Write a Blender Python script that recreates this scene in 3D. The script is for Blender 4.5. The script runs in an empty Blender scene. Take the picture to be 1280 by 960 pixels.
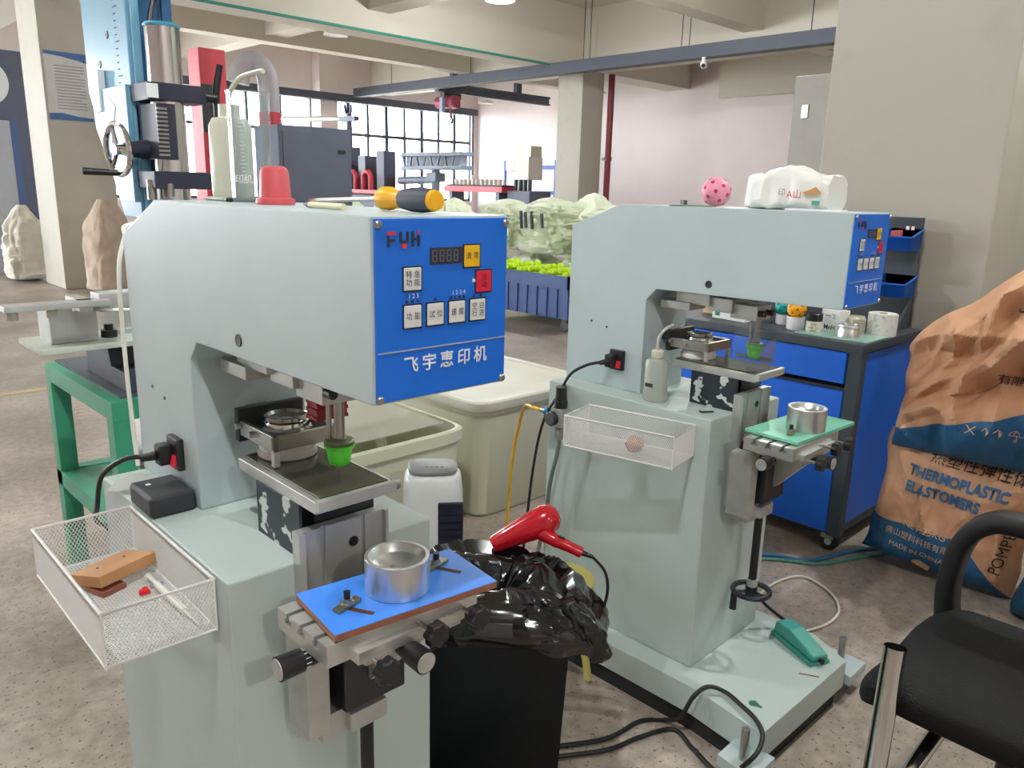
import bpy, bmesh, math, random
from mathutils import Vector, Matrix, noise
random.seed(7)
SC = bpy.context.scene
COL = SC.collection
PI = math.pi
# ------------------------------------------------------------------ camera
CAM_H = 1.34
cr = Vector((0.7193478, -0.6941945, 0.0251549)); cu = Vector((0.1494039, 0.1899791, 0.9703538)); cf = Vector((0.6783931, 0.6942636, -0.2403764))
cam = bpy.data.cameras.new('camera'); cam_o = bpy.data.objects.new('camera', cam); COL.objects.link(cam_o)
cam.sensor_fit = 'HORIZONTAL'; cam.sensor_width = 36.0; cam.lens = 983.914 / 1280 * 36.0
cam.clip_start = 0.05; cam.clip_end = 500
mw = Matrix((cr, cu, -cf)).transposed().to_4x4(); mw.translation = Vector((0, 0, CAM_H)); cam_o.matrix_world = mw
SC.camera = cam_o
# ------------------------------------------------------------------ world and exposure
SC.view_settings.view_transform = 'Standard'; SC.view_settings.look = 'None'
SC.view_settings.gamma = 1.0; SC.view_settings.use_curve_mapping = False
SC.view_settings.exposure = 0.0
w = bpy.data.worlds.new('sky'); SC.world = w; w.use_nodes = True
bg = w.node_tree.nodes['Background']; bg.inputs[0].default_value = (0.93, 0.95, 1.0, 1); bg.inputs[1].default_value = 28.0
LAMP_W = 172.0
LAMP_COL = (0.98, 0.99, 1.0)
# ------------------------------------------------------------------ materials
def lin(c):
    return tuple(((v/255)/12.92 if v/255 <= .04045 else ((v/255+.055)/1.055)**2.4) for v in c)
MATS = {}
def mat(name, rgb, rough=.5, metal=0., var=.05, scale=6., bump=0., bscale=60., trans=0., ior=1.45, emit=0., coat=0., spec=None, detail=3.):
    if name in MATS: return MATS[name]
    m = bpy.data.materials.new(name); m.use_nodes = True; nt = m.node_tree; N = nt.nodes; p = N['Principled BSDF']
    c = lin(rgb)
    p.inputs['Roughness'].default_value = rough; p.inputs['Metallic'].default_value = metal
    p.inputs['Base Color'].default_value = (*c, 1)
    if spec is not None: p.inputs['Specular IOR Level'].default_value = spec
    if trans: p.inputs['Transmission Weight'].default_value = trans; p.inputs['IOR'].default_value = ior
    if coat: p.inputs['Coat Weight'].default_value = coat
    if emit: p.inputs['Emission Color'].default_value = (*c, 1); p.inputs['Emission Strength'].default_value = emit
    if var or bump:
        tc = N.new('ShaderNodeTexCoord')
    if var:
        n = N.new('ShaderNodeTexNoise'); n.inputs['Scale'].default_value = scale; n.inputs['Detail'].default_value = detail
        nt.links.new(tc.outputs['Object'], n.inputs['Vector'])
        r = N.new('ShaderNodeValToRGB'); r.color_ramp.elements[0].position = .3; r.color_ramp.elements[1].position = .7
        r.color_ramp.elements[0].color = (*[v*(1-var) for v in c], 1); r.color_ramp.elements[1].color = (*[min(1, v*(1+var)) for v in c], 1)
        nt.links.new(n.outputs['Fac'], r.inputs['Fac']); nt.links.new(r.outputs['Color'], p.inputs['Base Color'])
    if bump:
        n2 = N.new('ShaderNodeTexNoise'); n2.inputs['Scale'].default_value = bscale; n2.inputs['Detail'].default_value = 4
        nt.links.new(tc.outputs['Object'], n2.inputs['Vector'])
        b = N.new('ShaderNodeBump'); b.inputs['Strength'].default_value = bump; b.inputs['Distance'].default_value = .01
        nt.links.new(n2.outputs['Fac'], b.inputs['Height']); nt.links.new(b.outputs['Normal'], p.inputs['Normal'])
    MATS[name] = m; return m
def blotch(name, rgb, rgb2, lo, hi, scale, rough=.5, metal=0., detail=5., stretch=(1, 1, 1)):
    """base colour with sharp-edged blots of a second colour (spilled paint, stains, worn spots)"""
    if name in MATS: return MATS[name]
    m = mat(name, rgb, rough, metal, var=0); nt = m.node_tree; N = nt.nodes; p = N['Principled BSDF']
    tc = N.new('ShaderNodeTexCoord'); mp = N.new('ShaderNodeMapping'); mp.inputs['Scale'].default_value = stretch
    n = N.new('ShaderNodeTexNoise'); n.inputs['Scale'].default_value = scale; n.inputs['Detail'].default_value = detail
    r = N.new('ShaderNodeValToRGB'); r.color_ramp.elements[0].position = lo; r.color_ramp.elements[1].position = hi
    r.color_ramp.elements[0].color = (*lin(rgb), 1); r.color_ramp.elements[1].color = (*lin(rgb2), 1)
    nt.links.new(tc.outputs['Object'], mp.inputs['Vector']); nt.links.new(mp.outputs['Vector'], n.inputs['Vector'])
    nt.links.new(n.outputs['Fac'], r.inputs['Fac']); nt.links.new(r.outputs['Color'], p.inputs['Base Color'])
    return m
def thin_glass(name, tint=(240, 245, 245), gloss=.12, rough=.02, opac=0.):
    """thin clear sheet: mostly straight-through, a little mirror, optionally some haze of its own"""
    if name in MATS: return MATS[name]
    m = bpy.data.materials.new(name); m.use_nodes = True; nt = m.node_tree; N = nt.nodes; N.clear()
    o = N.new('ShaderNodeOutputMaterial'); t = N.new('ShaderNodeBsdfTransparent'); t.inputs[0].default_value = (*lin(tint), 1)
    g = N.new('ShaderNodeBsdfGlossy'); g.inputs['Roughness'].default_value = rough
    lw = N.new('ShaderNodeFresnel'); lw.inputs['IOR'].default_value = 1.45
    ml = N.new('ShaderNodeMath'); ml.operation = 'MULTIPLY'; ml.inputs[1].default_value = gloss*3; nt.links.new(lw.outputs[0], ml.inputs[0])
    mx = N.new('ShaderNodeMixShader'); nt.links.new(ml.outputs[0], mx.inputs[0]); nt.links.new(t.outputs[0], mx.inputs[1]); nt.links.new(g.outputs[0], mx.inputs[2])
    out = mx
    if opac:
        d = N.new('ShaderNodeBsdfDiffuse'); d.inputs[0].default_value = (*lin(tint), 1)
        m2 = N.new('ShaderNodeMixShader'); m2.inputs[0].default_value = opac
        nt.links.new(mx.outputs[0], m2.inputs[1]); nt.links.new(d.outputs[0], m2.inputs[2]); out = m2
    nt.links.new(out.outputs[0], o.inputs[0]); MATS[name] = m; return m
# ------------------------------------------------------------------ mesh builder
class MB:
    def __init__(self): self.bm = bmesh.new(); self.wn = False
    def _bev(self, verts, b, seg=2):
        self.wn = True
        es = set()
        for v in verts:
            for e in v.link_edges: es.add(e)
        bmesh.ops.bevel(self.bm, geom=list(es), offset=b, segments=seg, affect='EDGES', profile=.5, clamp_overlap=True)
    def poly(self, vs, fs):
        V = [self.bm.verts.new(v) for v in vs]
        for f in fs:
            try: self.bm.faces.new([V[i] for i in f])
            except ValueError: pass
        return V
    def box(self, x0, y0, z0, x1, y1, z1, b=0, seg=2):
        x0, x1 = min(x0, x1), max(x0, x1); y0, y1 = min(y0, y1), max(y0, y1); z0, z1 = min(z0, z1), max(z0, z1)
        V = self.poly([(x0,y0,z0),(x1,y0,z0),(x1,y1,z0),(x0,y1,z0),(x0,y0,z1),(x1,y0,z1),(x1,y1,z1),(x0,y1,z1)],
                      [(3,2,1,0),(4,5,6,7),(0,1,5,4),(1,2,6,5),(2,3,7,6),(3,0,4,7)])
        if b: self._bev(V, b, seg)
        return self
    def obox(self, c, s, rot=(0, 0, 0), b=0, seg=2):
        """box of size s at centre c, turned by euler rot"""
        t = MB(); t.box(-s[0]/2, -s[1]/2, -s[2]/2, s[0]/2, s[1]/2, s[2]/2, b, seg)
        from mathutils import Euler
        t.xf(Matrix.Translation(c) @ Euler(rot).to_matrix().to_4x4()); return self.add(t)
    def add(self, t):
        me = bpy.data.meshes.new('tmp'); t.bm.to_mesh(me); self.bm.from_mesh(me); bpy.data.meshes.remove(me); t.bm.free(); self.wn |= t.wn; return self
    def prism(self, pts, axis, a, b, bev=0, seg=2):
        n = len(pts)
        def P(p, t): return {'x': (t, p[0], p[1]), 'y': (p[0], t, p[1]), 'z': (p[0], p[1], t)}[axis]
        V = self.poly([P(p, a) for p in pts] + [P(p, b) for p in pts],
                      [tuple(range(n)), tuple(range(2*n-1, n-1, -1))] + [(i, i+n, (i+1) % n + n, (i+1) % n) for i in range(n)])
        bmesh.ops.recalc_face_normals(self.bm, faces=self.bm.faces[:])
        if bev: self._bev(V, bev, seg)
        return self
    def cyl(self, p0, p1, r0, r1=None, seg=20, cap=True):
        r1 = r0 if r1 is None else r1
        p0, p1 = Vector(p0), Vector(p1); d = (p1-p0).normalized()
        a = d.orthogonal().normalized(); b = d.cross(a)
        A = [p0 + r0*(a*math.cos(2*PI*i/seg) + b*math.sin(2*PI*i/seg)) for i in range(seg)]
        B = [p1 + r1*(a*math.cos(2*PI*i/seg) + b*math.sin(2*PI*i/seg)) for i in range(seg)]
        fs = [(i, (i+1) % seg, (i+1) % seg + seg, i+seg) for i in range(seg)]
        if cap: fs += [tuple(range(seg-1, -1, -1)), tuple(range(seg, 2*seg))]
        self.poly(A+B, fs); return self
    def tube(self, pts, r, seg=8, smooth=0, closed=False, cap=True):
        pts = [Vector(p) for p in pts]
        if smooth:
            out = []; n = len(pts)
            for i in range(n if closed else n-1):
                if closed: q = [pts[(i+k) % n] for k in (-1, 0, 1, 2)]
                else: q = [pts[max(i-1, 0)], pts[i], pts[i+1], pts[min(i+2, n-1)]]
                for k in range(smooth):
                    t = k/smooth
                    out.append(.5*((2*q[1]) + (q[2]-q[0])*t + (2*q[0]-5*q[1]+4*q[2]-q[3])*t*t + (3*q[1]-q[0]-3*q[2]+q[3])*t**3))
            if not closed: out.append(pts[-1])
            pts = out
        n = len(pts); rs = r if isinstance(r, (list, tuple)) else [r]*n
        if len(rs) != n: rs = [rs[min(len(rs)-1, int(i*len(rs)/n))] for i in range(n)]
        vs = []; nrm = None
        for i, p in enumerate(pts):
            if closed: d = (pts[(i+1) % n]-pts[i-1])
            else: d = pts[min(i+1, n-1)]-pts[max(i-1, 0)]
            d = d.normalized() if d.length > 1e-9 else Vector((0, 0, 1))
            if nrm is None: nrm = d.orthogonal().normalized()
            nrm = (nrm - d*nrm.dot(d)); nrm = nrm.normalized() if nrm.length > 1e-6 else d.orthogonal().normalized()
            bb = d.cross(nrm)
            vs += [p + rs[i]*(nrm*math.cos(2*PI*k/seg) + bb*math.sin(2*PI*k/seg)) for k in range(seg)]
        fs = []
        for i in range(n if closed else n-1):
            j = (i+1) % n
            fs += [(i*seg+k, i*seg+(k+1) % seg, j*seg+(k+1) % seg, j*seg+k) for k in range(seg)]
        if cap and not closed: fs += [tuple(range(seg-1, -1, -1)), tuple(range((n-1)*seg, n*seg))]
        self.poly(vs, fs); return self
    def lathe(self, prof, c=(0, 0, 0), seg=28, axis=(0, 0, 1), closed=False):
        """profile of (radius, height) turned about the axis through c"""
        d = Vector(axis).normalized(); a = d.orthogonal().normalized() if abs(d.z) < .99 else Vector((1, 0, 0)); b = d.cross(a); c = Vector(c)
        vs = []; idx = []
        for (r, h) in prof:
            if r < 1e-6: idx.append([len(vs)]); vs.append(c+d*h)
            else:
                idx.append(list(range(len(vs), len(vs)+seg)))
                vs += [c + d*h + r*(a*math.cos(2*PI*k/seg) + b*math.sin(2*PI*k/seg)) for k in range(seg)]
        fs = []
        pairs = list(zip(idx[:-1], idx[1:])) + ([(idx[-1], idx[0])] if closed else [])
        for A, B in pairs:
            for k in range(seg):
                l = (k+1) % seg
                if len(A) == 1 and len(B) == 1: continue
                if len(A) == 1: fs.append((A[0], B[l], B[k]))
                elif len(B) == 1: fs.append((A[k], A[l], B[0]))
                else: fs.append((A[k], A[l], B[l], B[k]))
        self.poly(vs, fs); bmesh.ops.recalc_face_normals(self.bm, faces=self.bm.faces[:]); return self
    def sph(self, c, r, u=24, v=14, s=(1, 1, 1)):
        self.lathe([(0, -r)] + [(r*math.cos(t), r*math.sin(t)) for t in [(-.5+(i+1)/(v))*PI for i in range(v-1)]] + [(0, r)], (0, 0, 0), u) if False else None
        prof = [(0, -r)] + [(r*math.cos((-.5+i/v)*PI), r*math.sin((-.5+i/v)*PI)) for i in range(1, v)] + [(0, r)]
        t = MB(); t.lathe(prof, (0, 0, 0), u); t.xf(Matrix.Translation(c) @ Matrix.Diagonal((*s, 1))); return self.add(t)
    def grid(self, nu, nv, f, cu=False, cv=False):
        vs = [f(i/(nu if cu else nu-1), j/(nv if cv else nv-1)) for j in range(nv) for i in range(nu)]
        fs = []
        for j in range(nv if cv else nv-1):
            for i in range(nu if cu else nu-1):
                i2, j2 = (i+1) % nu, (j+1) % nv
                fs.append((j*nu+i, j*nu+i2, j2*nu+i2, j2*nu+i))
        self.poly(vs, fs); return self
    def knob(self, c, axis, R, h, lobes=7, amp=.1, seg=56):
        d = Vector(axis).normalized(); a = d.orthogonal().normalized(); b = d.cross(a); c = Vector(c)
        vs = []
        for (k, s) in ((0, .9), (.12, 1), (.88, 1), (1, .88)):
            for i in range(seg):
                t = 2*PI*i/seg; r = R*s*(1+amp*math.cos(lobes*t)); vs.append(c + d*h*k + r*(a*math.cos(t)+b*math.sin(t)))
        fs = [(j*seg+i, j*seg+(i+1) % seg, (j+1)*seg+(i+1) % seg, (j+1)*seg+i) for j in range(3) for i in range(seg)]
        fs += [tuple(range(seg-1, -1, -1)), tuple(range(3*seg, 4*seg))]
        self.poly(vs, fs); return self
    def xf(self, m): self.bm.transform(m); return self
    def move(self, x, y, z): return self.xf(Matrix.Translation((x, y, z)))
    def rz(self, a): return self.xf(Matrix.Rotation(a, 4, 'Z'))
    def noise(self, amp, scale, seed=0.):
        for v in self.bm.verts:
            n = noise.noise_vector(v.co*scale + Vector((seed, seed*1.7, seed*.3))); v.co += n*amp
        return self
    def build(self, name, m, parent=None, ang=35, smooth=True, norm=True):
        if norm: bmesh.ops.recalc_face_normals(self.bm, faces=self.bm.faces[:])
        me = bpy.data.meshes.new(name); self.bm.to_mesh(me); self.bm.free()
        if smooth:
            me.polygons.foreach_set('use_smooth', [True]*len(me.polygons)); me.set_sharp_from_angle(angle=math.radians(ang))
        ms = m if isinstance(m, (list, tuple)) else [m]
        for q in ms: me.materials.append(q)
        o = bpy.data.objects.new(name, me); COL.objects.link(o)
        if parent is not None: o.parent = parent
        if self.wn and smooth:
            wm = o.modifiers.new('normals', 'WEIGHTED_NORMAL'); wm.keep_sharp = True
        return o
def obj_from(name, me, parent=None, loc=(0, 0, 0), rotz=0.):
    o = bpy.data.objects.new(name, me); COL.objects.link(o); o.location = loc; o.rotation_euler = (0, 0, rotz)
    if parent is not None: o.parent = parent
    return o
def tag(o, label, cat, group=None):
    o['label'] = label; o['category'] = cat
    if group: o['group'] = group
    return o
def thing(name, label, cat, loc=(0, 0, 0), rotz=0., group=None):
    o = bpy.data.objects.new(name, None); COL.objects.link(o); o.empty_display_size = .05
    o.location = loc; o.rotation_euler = (0, 0, rotz); return tag(o, label, cat, group)
def struct(o): o['kind'] = 'structure'; return o
def text_mb(s, size, cx=True, bold=0., sx=1., space=1.):
    """flat lettering as a builder in the XY plane, origin at the middle (or left) of the line"""
    cvx = bpy.data.curves.new('t', 'FONT'); cvx.body = s; cvx.size = size; cvx.offset = bold; cvx.resolution_u = 3; cvx.space_character = space
    cvx.align_x = 'CENTER' if cx else 'LEFT'; cvx.align_y = 'CENTER'
    o = bpy.data.objects.new('t', cvx); COL.objects.link(o)
    dg = bpy.context.evaluated_depsgraph_get(); me = bpy.data.meshes.new_from_object(o.evaluated_get(dg))
    t = MB(); t.bm.from_mesh(me); bpy.data.meshes.remove(me); bpy.data.objects.remove(o); bpy.data.curves.remove(cvx)
    t.xf(Matrix.Diagonal((sx, 1, 1, 1))); return t
def letters(name, s, size, m, parent, loc, rot=(PI/2, 0, 0), bold=0., sx=1., cx=True, space=1.):
    from mathutils import Euler
    t = text_mb(s, size, cx, bold, sx, space); t.xf(Matrix.Translation(loc) @ Euler(rot).to_matrix().to_4x4())
    return t.build(name, m, parent, smooth=False, norm=False)
M1 = (.47914, .70906, -.01186); M2 = (1.70477, .72095, .01186)
def on(M, x, y, z):
    c, s = math.cos(M[2]), math.sin(M[2]); return (M[0]+c*x-s*y, M[1]+s*x+c*y, z)
# palette
paint = mat('machine_paint', (184, 200, 201), .42, var=.035, scale=5, bump=.04, bscale=220)
paint_dirty = blotch('machine_paint_stained', (200, 210, 205), (150, 158, 150), .62, .8, 9, .45)
paint_top = blotch('body_paint_smudged', (188, 203, 199), (174, 187, 182), .6, .85, 7, .4)
blue_panel = mat('panel_blue', (14, 112, 226), .35, var=.03)
white_ink = mat('white_print', (238, 242, 244), .5, var=0)
dark_ink = mat('dark_print', (45, 48, 60), .5, var=0)
black_ink = mat('black_print', (28, 28, 30), .55, var=0)
key_white = mat('key_white', (232, 234, 232), .4, var=.02)
key_yellow = mat('key_yellow', (246, 196, 20), .4, var=.02)
key_red = mat('key_red', (222, 32, 62), .4, var=.02)
key_rim = mat('key_rim', (30, 34, 60), .4, var=0)
red_ink = mat('red_print', (228, 40, 62), .5, var=0)
display_black = mat('display_window', (48, 50, 66), .15, var=0)
segment_dim = mat('display_segment', (120, 122, 134), .3, var=0)
chrome = mat('chrome', (216, 216, 214), .12, 1., var=.03)
steel = mat('brushed_steel', (176, 176, 172), .32, 1., var=.1, scale=14)
alu = mat('aluminium', (212, 213, 210), .36, .75, var=.06, scale=20)
alu_dull = mat('dull_aluminium', (196, 198, 194), .45, .6, var=.1, scale=16)
dark_steel = mat('dark_steel', (70, 72, 74), .35, .8, var=.15, scale=12)
black_plastic = mat('black_plastic', (26, 27, 29), .42, var=.1)
black_matte = mat('black_matte', (24, 25, 28), .65, var=.1)
rubber = mat('black_rubber', (24, 25, 26), .5, var=.05)
# ------------------------------------------------------------------ the building
def floor_mat():
    m = mat('concrete_floor', (150, 136, 124), .5, var=0); nt = m.node_tree; N = nt.nodes; L = nt.links; p = N['Principled BSDF']
    tc = N.new('ShaderNodeTexCoord')
    a = N.new('ShaderNodeTexNoise'); a.inputs['Scale'].default_value = 1.6; a.inputs['Detail'].default_value = 8
    f = N.new('ShaderNodeTexNoise'); f.inputs['Scale'].default_value = 26; f.inputs['Detail'].default_value = 6
    s = N.new('ShaderNodeTexNoise'); s.inputs['Scale'].default_value = 85; s.inputs['Detail'].default_value = 2
    for n in (a, f, s): L.new(tc.outputs['Object'], n.inputs['Vector'])
    r1 = N.new('ShaderNodeValToRGB'); r1.color_ramp.elements[0].position = .35; r1.color_ramp.elements[1].position = .68
    r1.color_ramp.elements[0].color = (*lin((146, 134, 122)), 1); r1.color_ramp.elements[1].color = (*lin((190, 178, 166)), 1)
    r2 = N.new('ShaderNodeValToRGB'); r2.color_ramp.elements[0].position = .3; r2.color_ramp.elements[1].position = .7
    r2.color_ramp.elements[0].color = (.72, .72, .72, 1); r2.color_ramp.elements[1].color = (1.12, 1.12, 1.12, 1)
    r3 = N.new('ShaderNodeValToRGB'); r3.color_ramp.elements[0].position = .63; r3.color_ramp.elements[1].position = .675
    r3.color_ramp.elements[0].color = (1, 1, 1, 1); r3.color_ramp.elements[1].color = (.38, .33, .3, 1)
    L.new(a.outputs['Fac'], r1.inputs[0]); L.new(f.outputs['Fac'], r2.inputs[0]); L.new(s.outputs['Fac'], r3.inputs[0])
    x1 = N.new('ShaderNodeMixRGB'); x1.blend_type = 'MULTIPLY'; x1.inputs[0].default_value = 1
    x2 = N.new('ShaderNodeMixRGB'); x2.blend_type = 'MULTIPLY'; x2.inputs[0].default_value = 1
    L.new(r1.outputs[0], x1.inputs[1]); L.new(r2.outputs[0], x1.inputs[2]); L.new(x1.outputs[0], x2.inputs[1]); L.new(r3.outputs[0], x2.inputs[2])
    L.new(x2.outputs[0], p.inputs['Base Color'])
    rr = N.new('ShaderNodeMapRange'); rr.inputs[3].default_value = .28; rr.inputs[4].default_value = .55; L.new(f.outputs['Fac'], rr.inputs[0]); L.new(rr.outputs[0], p.inputs['Roughness'])
    b = N.new('ShaderNodeBump'); b.inputs['Strength'].default_value = .12; b.inputs['Distance'].default_value = .01
    L.new(f.outputs['Fac'], b.inputs['Height']); L.new(b.outputs['Normal'], p.inputs['Normal'])
    return m
wall_white = mat('wall_paint_white', (232, 220, 217), .75, var=.03, scale=1.2)
wall_cream = mat('ceiling_paint', (214, 208, 194), .8, var=.03, scale=.8)
col_grey = blotch('column_paint', (184, 180, 168), (174, 170, 158), .55, .8, 3.5, .7)
frame_dark = mat('window_frame_metal', (74, 80, 96), .5, .2, var=.04)
WX1, WY1, CZ = 15.9, 18.0, 4.7
struct(MB().box(-8, -7, -.2, 16.3, 18.4, 0).build('floor', floor_mat(), smooth=False))
ceil = struct(MB().box(-8, -7, CZ, 16.3, 18.4, CZ+.2).build('ceiling', wall_cream, smooth=False))
for a in ((-8, 10.77, 3.62, 15.9, 11.42, CZ), (-8, 1.75, 3.62, 15.9, 2.4, CZ), (12.24, -7, 3.62, 12.88, 18, CZ), (2.8, -7, 3.62, 3.5, 18, CZ),
          (-8, 14.0, 3.8, 15.9, 14.35, CZ), (-8, 7.0, 3.9, 15.9, 7.35, CZ), (7.3, -7, 3.9, 7.7, 18, CZ), (15.2, -7, 3.3, 15.9, 9.6, CZ)):
    MB().box(*a).build('beam', wall_cream, ceil, smooth=False)
wb = MB(); wb.box(-8, WY1, 0, 16.3, WY1+.35, .95); wb.box(-8, WY1, 3.43, 16.3, WY1+.35, CZ)
for x0, x1 in ((-8, -4), (1.6, 2.2), (15.72, 16.3)): wb.box(x0, WY1, .95, x1, WY1+.35, 3.43)
wb.box(10.55, WY1-.35, 0, 11.03, WY1+.35, CZ); wb.box(1.6, WY1-.35, 0, 2.2, WY1, CZ)
struct(wb.build('wall_back', wall_white, smooth=False))
wr = MB(); wr.box(WX1, 9.6, 0, WX1+.4, WY1, CZ); wr.box(15.35, -7, 0, WX1+.4, 9.6, CZ)
struct(wr.build('wall_right', wall_white, smooth=False))
struct(MB().box(-8, -7.3, 0, 16.3, -7, CZ).build('wall_front', wall_white, smooth=False))
wl = MB(); wl.box(-8.3, -7, 0, -8, 18.4, .95); wl.box(-8.3, -7, 3.43, -8, 18.4, CZ)
for y0, y1 in ((-7, 10.4), (17.6, 18.4)): wl.box(-8.3, y0, .95, -8, y1, 3.43)
struct(wl.build('wall_left', wall_white, smooth=False))
pane_mat = thin_glass('window_pane', (250, 252, 252))
def window(n, axis, a0, a1, at, step, z0=.95, z1=3.43, zr=2.6):
    """a band of glazing: outer frame, mullions, a transom, and a pane in every light"""
    def bx(mb, u0, v0, w0, u1, v1, w1):
        return mb.box(u0, v0, w0, u1, v1, w1) if axis == 'x' else mb.box(v0, u0, w0, v1, u1, w1)
    f = MB(); bx(f, a0, at+.1, z0, a1, at+.2, z0+.07); bx(f, a0, at+.1, z1-.07, a1, at+.2, z1)
    wn = struct(f.build('window_%d' % n, frame_dark, smooth=False))
    k = max(1, round((a1-a0)/step)); st = (a1-a0)/k
    for i in range(k+1):
        x = a0+i*st; wdt = .05 if i % 2 else .035
        bx(MB(), x-wdt, at+.09, z0, x+wdt, at+.21, z1).build('mullion', frame_dark, wn, smooth=False)
    for i in range(k):
        x0, x1 = a0+i*st+.04, a0+(i+1)*st-.04
        bx(MB(), x0, at+.1, zr-.035, x1, at+.2, zr+.035).build('transom', frame_dark, wn, smooth=False)
        bx(MB(), x0, at+.14, z0+.07, x1, at+.15, zr-.035).build('pane', pane_mat, wn, smooth=False)
        bx(MB(), x0, at+.14, zr+.035, x1, at+.15, z1-.07).build('pane', pane_mat, wn, smooth=False)
    return wn
window(1, 'x', 11.03, 15.72, WY1, .62)
window(2, 'x', 2.2, 10.55, WY1, .84)
window(3, 'x', -4, 1.6, WY1, 1.1)
window(4, 'y', 10.4, 17.6, -8.3, 1.4)
# columns
struct(MB().box(2.8, 10.77, 0, 3.5, 11.6, 3.63, .012).build('column', col_grey))
struct(MB().box(12.24, 10.77, 0, 12.88, 11.42, 3.63, .012).build('column', col_grey))
struct(MB().box(3.5, .94, 0, 4.2, 1.665, CZ, .012).build('column', col_grey))
# panelled recess beyond the near column
struct(MB().box(4.5, -1.6, 0, 5.2, .9, 1.33).build('wall_recess', mat('recess_dark', (92, 92, 86), .7, var=.04), smooth=False))
struct(MB().box(4.35, -1.6, 1.34, 5.2, .93, CZ).build('wall_bulkhead', mat('bulkhead_paint', (160, 172, 158), .7, var=.03), smooth=False))
# ceiling lamps: a regular grid through the hall
LX = (-4.3, -.3, 3.72, 7.75, 11.7, 14.6); LY = (-3.8, .25, 4.3, 8.35, 12.4, 16.2)
lamp_glow = mat('lamp_diffuser', (255, 252, 240), .5, var=0, emit=6.)
lamp_body = mat('lamp_housing', (226, 224, 216), .4, var=.02)
hm = MB().lathe([(0, .075), (.05, .075), (.06, .06), (.19, .045), (.205, .0), (.195, -.012), (.185, 0), (.18, .01)], seg=32).build('housing', lamp_body).data
gm = MB().lathe([(0, .002), (.182, .002), (.182, .008), (0, .008)], seg=32).build('diffuser', lamp_glow).data
gm_off = gm.copy(); gm_off.materials.clear(); gm_off.materials.append(mat('lamp_diffuser_unlit', (236, 234, 228), .4, var=0))
sm_ = MB().cyl((0, 0, .07), (0, 0, .92), .012, seg=8).build('stem', lamp_body).data
for o in list(COL.objects):
    if o.name in ('housing', 'diffuser', 'stem'): bpy.data.objects.remove(o)
seen = {(7.75, 8.35): 'round white ceiling lamp glowing at the top edge, middle of the hall', (7.75, 12.4): 'round ceiling lamp hanging under the dark beam above the hoist rail',
        (14.6, 16.2): 'small far ceiling lamp just left of the tall pale column', (14.6, 12.4): 'small far ceiling lamp right of the maroon pipe'}
for x in LX:
    for y in LY:
        if (x > 14 and y < 10) or (11 < x < 12 and y > 4) or (x, y) in ((7.75, 16.2), (3.72, 16.2), (3.72, 12.4)): continue
        z = 3.78 if x < 12 else 3.5
        t = thing('ceiling_lamp', seen.get((x, y), 'round ceiling lamp of the hall outside the picture'), 'lamp', (x, y, z), 0, 'ceiling lamps of the hall')
        lit = (x, y) in ((-.3, -3.8), (-.3, .25), (3.72, .25), (-.3, 4.3), (7.75, 4.3), (7.75, 8.35), (7.75, .25))
        obj_from('housing', hm, t); obj_from('diffuser', gm if lit else gm_off, t); s = obj_from('stem', sm_, t)
        if x > 12: s.scale = (1, 1, 1.28)
        if not lit: continue
        ld = bpy.data.lights.new('lamp_light', 'POINT'); ld.shadow_soft_size = .05; ld.energy = LAMP_W; ld.color = LAMP_COL
        lo = bpy.data.objects.new('lamp_light', ld); COL.objects.link(lo); lo.parent = t; lo.location = (0, 0, -.085)
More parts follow.
